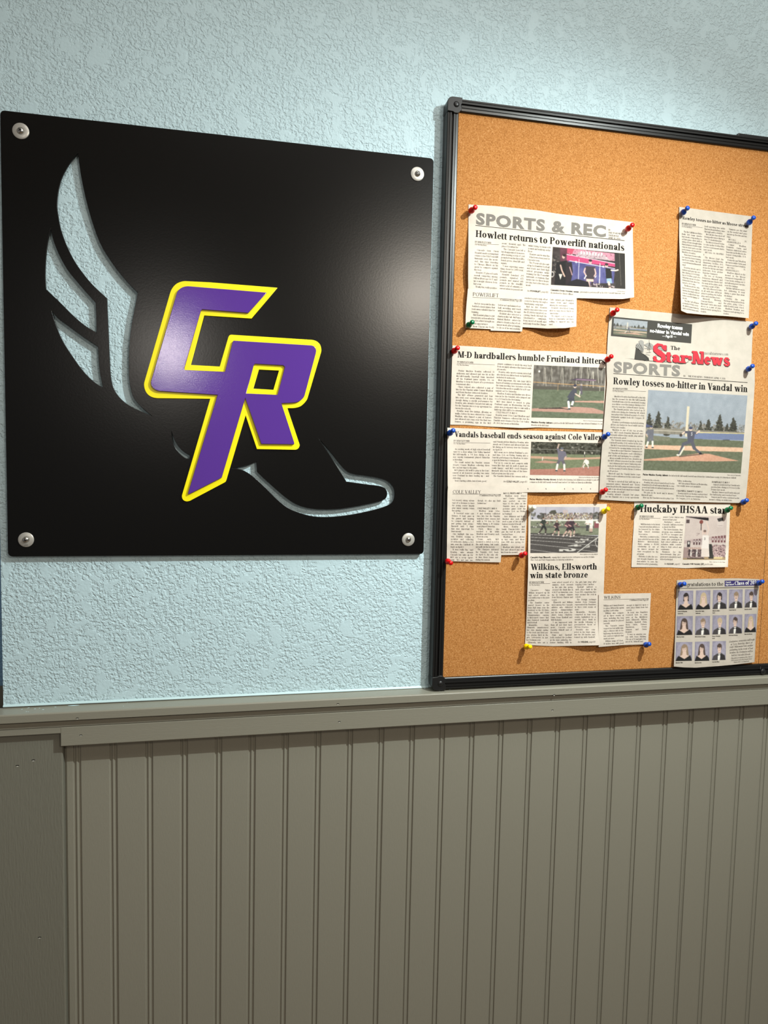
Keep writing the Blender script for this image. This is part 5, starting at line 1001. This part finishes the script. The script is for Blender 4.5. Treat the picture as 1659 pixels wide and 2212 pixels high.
for k in range(8): x = .14 + k * .045; p.ell(x, .735 + (k % 2) * .01, .016, .022, (206, 168, 152)); p.poly([(x - .02, .76), (x + .02, .76), (x + .022, .93), (x - .022, .93)], [(70, 52, 56), (206, 196, 192), (92, 70, 72)][k % 3])
p.blobs(120, .1, .5, .78, .96, .005, .014, [(56, 44, 48), (190, 160, 150), (120, 90, 90)], .7); p.rect(.68, .66, .98, .93, (176, 140, 140)); p.blobs(150, .66, 1, .66, .94, .006, .018, [(60, 46, 50), (206, 180, 172), (130, 96, 98), (90, 60, 66)], .8); p.rect(.1, .955, .5, .975, (60, 50, 46)); p.rect(.72, .93, .92, .97, (206, 180, 120))
p.ell(.385, .14, .045, .045, (140, 62, 54)); p.line([(.385, .18), (.39, .32)], .02, (70, 58, 58)); p.line([(.29, .4), (.36, .4), (.29, .45)], .008, (130, 100, 100))
p.poly([(.58, .64), (.66, .64), (.72, .97), (.60, .97)], (52, 50, 46)); p.line([(.54, .45), (.57, .3), (.51, .13)], .032, (216, 186, 174)); p.line([(.44, .45), (.42, .3), (.41, .2)], .026, (214, 182, 170)); p.poly([(.43, .44), (.58, .44), (.60, .75), (.42, .75)], (222, 210, 206)); p.poly([(.42, .74), (.60, .74), (.62, .93), (.42, .93)], (214, 196, 188)); p.ell(.485, .375, .034, .045, (208, 172, 160)); p.ell(.48, .345, .036, .026, (120, 92, 84))
for f in sans('20', .02)[0] if False else sans('3', .02)[0]: p.poly([(.475 + x * .04, .545 - y * .055) for x, y in f], (70, 60, 62))
M_.photo([ZH(708, 237), ZH(1182, 243), ZH(1165, 750), ZH(672, 745)], p); M_.done()

# --- clipping N: graduating class page
N_ = Sheet('page of portraits headed Class of 2026, hanging over the lower frame', ZH,
    [(603, 985), (800, 972), (1100, 964), (1300, 962), (1562, 972)], [(1562, 972), (1545, 1300), (1515, 1700), (1503, 1935)], [(567, 1985), (680, 1996), (820, 1999), (1100, 1980), (1300, 1962), (1503, 1937)], [(603, 985), (595, 1200), (585, 1500), (575, 1800), (567, 1985)],
    .0014, [(1540, 1450, 160, 60, .0085)], 'paper2', nv=60)
place(N_.ink('head'), 'Congratulations to the', ZH(622, 1056), ZH(1140, 1047), 42 * ZH.k, st=HEAD)
fill(N_.ink('navy'), [ZH(1157, 990), ZH(1549, 985), ZH(1545, 1044), ZH(1157, 1056)], 6, 2)
place(N_.ink('white'), 'Cascade', ZH(1168, 1016), ZH(1230, 1014), 16 * ZH.k, st=(.17, .09, 10)); place(N_.ink('white'), 'High School', ZH(1168, 1045), ZH(1262, 1041), 18 * ZH.k, st=(.17, .09, 10)); place(N_.ink('white'), 'Class of 2026', ZH(1270, 1041), ZH(1547, 1030), 44 * ZH.k, st=HEAD)
rule(N_.ink('thin'), ZH(612, 1076), ZH(1550, 1063), .9, n=20); rule(N_.ink('thin'), ZH(612, 1084), ZH(1550, 1070), .5, n=20)
def portrait(seed, hair, hc, girl, skin=(222, 184, 166), flip=1, dress=(34, 32, 32), tache=False):
    p = Pic(40, 50, (140, 134, 160), seed); p.ell(.5, .5, .42, .5, (160, 153, 178), .6); p.grain(8, 14, 14)
    cx = .5 + .03 * flip
    if girl and hair == 'long':
        p.ell(cx, .36, .20, .24, hc); p.poly([(cx - .20, .35), (cx + .20, .35), (cx + .26, .74), (cx + .1, .80), (cx - .14, .80), (cx - .26, .72)], hc)
    if girl and hair == 'up': p.ell(cx, .32, .17, .20, hc); p.poly([(cx - .16, .4), (cx + .17, .4), (cx + .18, .56), (cx - .18, .56)], hc)
    if girl:
        p.poly([(cx - .1, .5), (cx + .1, .5), (cx + .13, .68), (cx + .38, .78), (.98, 1), (.05, 1), (cx - .36, .78), (cx - .13, .68)], skin)
        p.poly([(.02, 1), (.08, .84), (cx - .34, .72), (cx, .90), (cx + .34, .70), (.94, .84), (.98, 1)], dress); 
    else:
        p.poly([(cx - .09, .5), (cx + .09, .5), (cx + .1, .7), (cx - .1, .7)], skin); p.poly([(.02, 1), (.1, .78), (cx - .12, .64), (cx + .12, .62), (.9, .74), (.98, 1)], (72, 66, 68)); p.poly([(cx + .05, .66), (.92, .76), (.98, 1), (cx + .14, 1)], (50, 46, 48)); p.poly([(cx - .10, .66), (cx + .09, .65), (cx + .03, 1), (cx - .10, 1)], (236, 232, 228)); p.poly([(cx - .13, .685), (cx, .72), (cx + .12, .675), (cx + .12, .75), (cx, .73), (cx - .13, .765)], (26, 24, 26)); p.ell(cx, .33, .165, .20, hc)
        if hair == 'curtain': p.poly([(cx - .18, .3), (cx + .18, .3), (cx + .18, .56), (cx + .12, .5), (cx - .12, .5), (cx - .17, .58)], hc)
    p.ell(cx - .01, .40, .125, .175, skin); p.ell(cx - .05 * flip, .26, .13, .075, hc)
    if hair == 'fringe': p.ell(cx, .25, .16, .10, hc)
    for s_ in (-1, 1): p.ell(cx - .01 + s_ * .052, .385, .020, .012, (70, 52, 50)); p.ell(cx - .01 + s_ * .052, .355, .028, .008, (120, 90, 78), .7)
    p.ell(cx - .01, .43, .016, .03, (202, 156, 140), .8); p.ell(cx - .01, .49, .045, .014, (170, 84, 84) if girl else (176, 112, 102)); 
    if girl: p.ell(cx - .01, .487, .032, .007, (240, 232, 226))
    if tache: p.ell(cx - .01, .465, .05, .012, (120, 84, 64))
    return p
BR, DK, BL, SB = (84, 64, 56), (52, 42, 42), (196, 168, 128), (150, 120, 92)
rows = [[(618, 1107, 793, 1325), (825, 1103, 992, 1322), (1022, 1098, 1184, 1317), (1210, 1092, 1366, 1308), (1393, 1090, 1535, 1300)],
        [(602, 1402, 788, 1620), (818, 1400, 987, 1618), (1018, 1393, 1178, 1612), (1208, 1385, 1362, 1602), (1390, 1377, 1525, 1588)],
        [(592, 1703, 782, 1920), (813, 1698, 983, 1920), (1015, 1692, 1172, 1910)]]
look = [[('up', DK, 1), ('long', BL, 1), ('curtain', DK, 0), ('fringe', SB, 0), ('fringe', BR, 0)], [('long', BR, 1), ('short', SB, 0), ('fringe', BL, 0), ('short', BR, 0), ('long', BL, 1)], [('long', SB, 1), ('long', BR, 1), ('fringe', BR, 0)]]
names = [[('Rachael Jean Hagemann,', 'Valedictorian'), ('Margaux Marie Zumbo,', 'Salutatorian'), ('Michael Lee Mauro', 'Baxter'), ('Cayson Grant Leal', ''), ('Noah Alan Anderly', '')], [('Lillian Paige Anstine', ''), ('Michael Edward Goodman', ''), ('Brayson Christopher', 'Kessel'), ('Gideon Isaac Hofstetter', ''), ('Emma Jane Harrison', '')], [('Lillian Marie White', ''), ('Claire Rose Davis', ''), ('Corey Alan Wilson', '')]]
sd = 30
for r_, lr, nr in zip(rows, look, names):
    for (x0, y0, x1, y1), (hr, hc, girl), (n1, n2) in zip(r_, lr, nr):
        sd += 1; p = portrait(sd, hr, hc, girl, flip=1 if sd % 3 else -1, tache=(hr == 'fringe' and hc == SB))
        N_.photo([ZH(x0, y0), ZH(x1, y0 - 3), ZH(x1 - 4, y1 - 2), ZH(x0 - 6, y1 + 2)], p, name='portrait_photo')
        w1 = width(n1, TBOLD) * 8.2; place(N_.ink('name'), n1, ZH(x0 - 5, y1 + 28), ZH(min(x0 - 5 + w1, x1 + 2), y1 + 26), 13 * ZH.k, st=TBOLD)
        if n2: w1 = width(n2, TBOLD) * 8.2; place(N_.ink('name'), n2, ZH(x0 - 5, y1 + 53), ZH(x0 - 5 + w1, y1 + 51), 13 * ZH.k, st=TBOLD)
column(N_.ink('text'), ["Graduation ceremonies will begin", " at 7 p.m. Saturday, June 6, at", " Kelly's Whitewater Park, weather", " permitting. In the event of bad", " weather, the Graduation will be", " held at Cascade Schools."], ZH, (1205, 1708), (1502, 1680), (1200, 1868), (1492, 1848), center=True, slant=.12, size=.66, cond=.8)
column(N_.ink('text'), ["(This public presentation of the Class of", " 2026 is sponsored by the Cascade School", " District #422 - Go Ramblers!)"], ZH, (1222, 1898), (1480, 1876), (1222, 1946), (1478, 1926), center=True, slant=.2, size=.62, cond=.8)
N_.done()

# letters stamped into the lower left washer
mb = MB(); u = 0
for ch in 'UXS':
    fs, adv = sans(ch, .02)
    for f in fs: mb.add([(stamp_c.x - .0026 + (u + x) * .0021, YP - .00178, stamp_c.z - .0090 + y * .0027) for x, y in f], [tuple(range(len(f)))])
    u += adv
k = mb.build('stamped_letters', M['steel2']); adopt_sub(stamp_w, k)

# ---------------------------------------------------------------- push pins
PIN = [(0, .0004), (.0036, .0005), (.0036, .0030), (.0041, .0042), (.0054, .0050), (.0075, .0052), (.0095, .0049), (.0115, .0036), (.0128, .0023), (.0142, .0021), (.0152, .0029), (.0165, .0038), (.0182, .0041), (.0198, .0037), (.0208, .0024), (.0211, .0008)]
def pin(color, tip, hd, sheet, label, group):
    h0 = float(sheet.h(np.array(tip[0]), np.array(tip[1]))) + .0003
    a = V(*tip, CY - h0); b = V(*hd, CY - h0 - .0172); ax = (b - a).normalized()
    if ax.y > -.75:                                   # keep the lean believable
        ax = Vector((ax.x * .7, ax.y, ax.z * .7)).normalized()
    root = empty('push_pin', a); tag(root, label, 'push pin', group)
    mb = MB(); mb.lathe([(-.006, .0003), (.0037, .0005)], a, ax, 8); k1 = mb.build('needle', M['needle'])
    mb = MB(); mb.lathe([(t, r * .93) for t, r in PIN[2:]], a, ax, 22); k2 = mb.build('handle', M['pin_' + color], None, True)
    adopt(root, k1, k2)
g = 'push pins holding the clippings'
PINS = [('red', (1013.5, 459), (1026, 448.5), A, 'red push pin in the top left corner of the SPORTS & REC clipping'),
 ('red', (1351.5, 498.5), (1365.3, 486.6), A, 'red push pin in the top right corner of the SPORTS & REC clipping'),
 ('green', (1008, 706), (1020, 696.2), B_, 'green push pin in the bottom left corner of the POWERLIFT clipping'),
 ('blue', (1470.3, 464.5), (1484.7, 449.8), F_, 'blue push pin in the top left corner of the Moose streak clipping'),
 ('blue', (1613, 486.5), (1628, 470), F_, 'blue push pin in the top right corner of the Moose streak clipping'),
 ('red', (1318, 682), (1333.4, 669.2), E_, 'red push pin in the top left corner of the masthead page'),
 ('blue', (1618.8, 709), (1632.5, 699), E_, 'blue push pin in the top right corner of the masthead page'),
 ('red', (1306.8, 781), (1320.5, 770), D_, 'red push pin between the M-D hardballers headline and the large SPORTS page'),
 ('blue', (1612, 801), (1625.4, 790.8), D_, 'blue push pin in the top right corner of the large SPORTS page'),
 ('blue', (1601.5, 1087), (1613, 1080.7), D_, 'blue push pin in the bottom right corner of the large SPORTS page'),
 ('red', (976.8, 762), (988.4, 751.8), Cc, 'red push pin in the top left corner of the M-D hardballers clipping'),
 ('blue', (967.8, 938.5), (979, 930), G_, 'blue push pin at the left end of the Vandals baseball headline'),
 ('blue', (1300.3, 947.5), (1313.8, 937.8), G_, 'blue push pin at the right end of the Vandals baseball headline'),
 ('red', (963.8, 1210.5), (973.2, 1216), I_, 'red push pin in the bottom left corner of the COLE VALLEY clipping'),
 ('red', (1122, 1202), (1134.6, 1195.7), I_, 'red push pin in the bottom right corner of the COLE VALLEY clipping'),
 ('red', (1296.3, 1065.8), (1308.6, 1057.8), D_, 'red push pin in the bottom left corner of the large SPORTS page'),
 ('white', (1143.6, 1102.4), (1153.5, 1096), J_, 'white push pin above the running track photo'),
 ('yellow', (1298.5, 1108), (1314.4, 1098.8), J_, 'yellow push pin at the top right of the running track photo'),
 ('yellow', (1132.6, 1396.5), (1144.4, 1396.8), J_, 'yellow push pin in the bottom left corner of the Wilkins, Ellsworth clipping'),
 ('blue', (1391.5, 1394), (1402.4, 1391.2), K_, 'blue push pin in the bottom right corner of the WILKINS clipping'),
 ('green', (1373.2, 1099), (1385.6, 1092.4), M_, 'green push pin in the top left corner of the IHSAA star clipping'),
 ('green', (1566, 1105), (1579, 1097), M_, 'green push pin in the top right corner of the IHSAA star clipping'),
 ('blue', (1464.5, 1264.8), (1478, 1261), N_, 'blue push pin in the top left corner of the Congratulations page'),
 ('blue', (1635, 1261.5), (1647.2, 1255.8), N_, 'blue push pin in the top right corner of the Congratulations page')]
for c_, tp, hd, s_, lb in PINS: pin(c_, tp, hd, s_, lb, g)
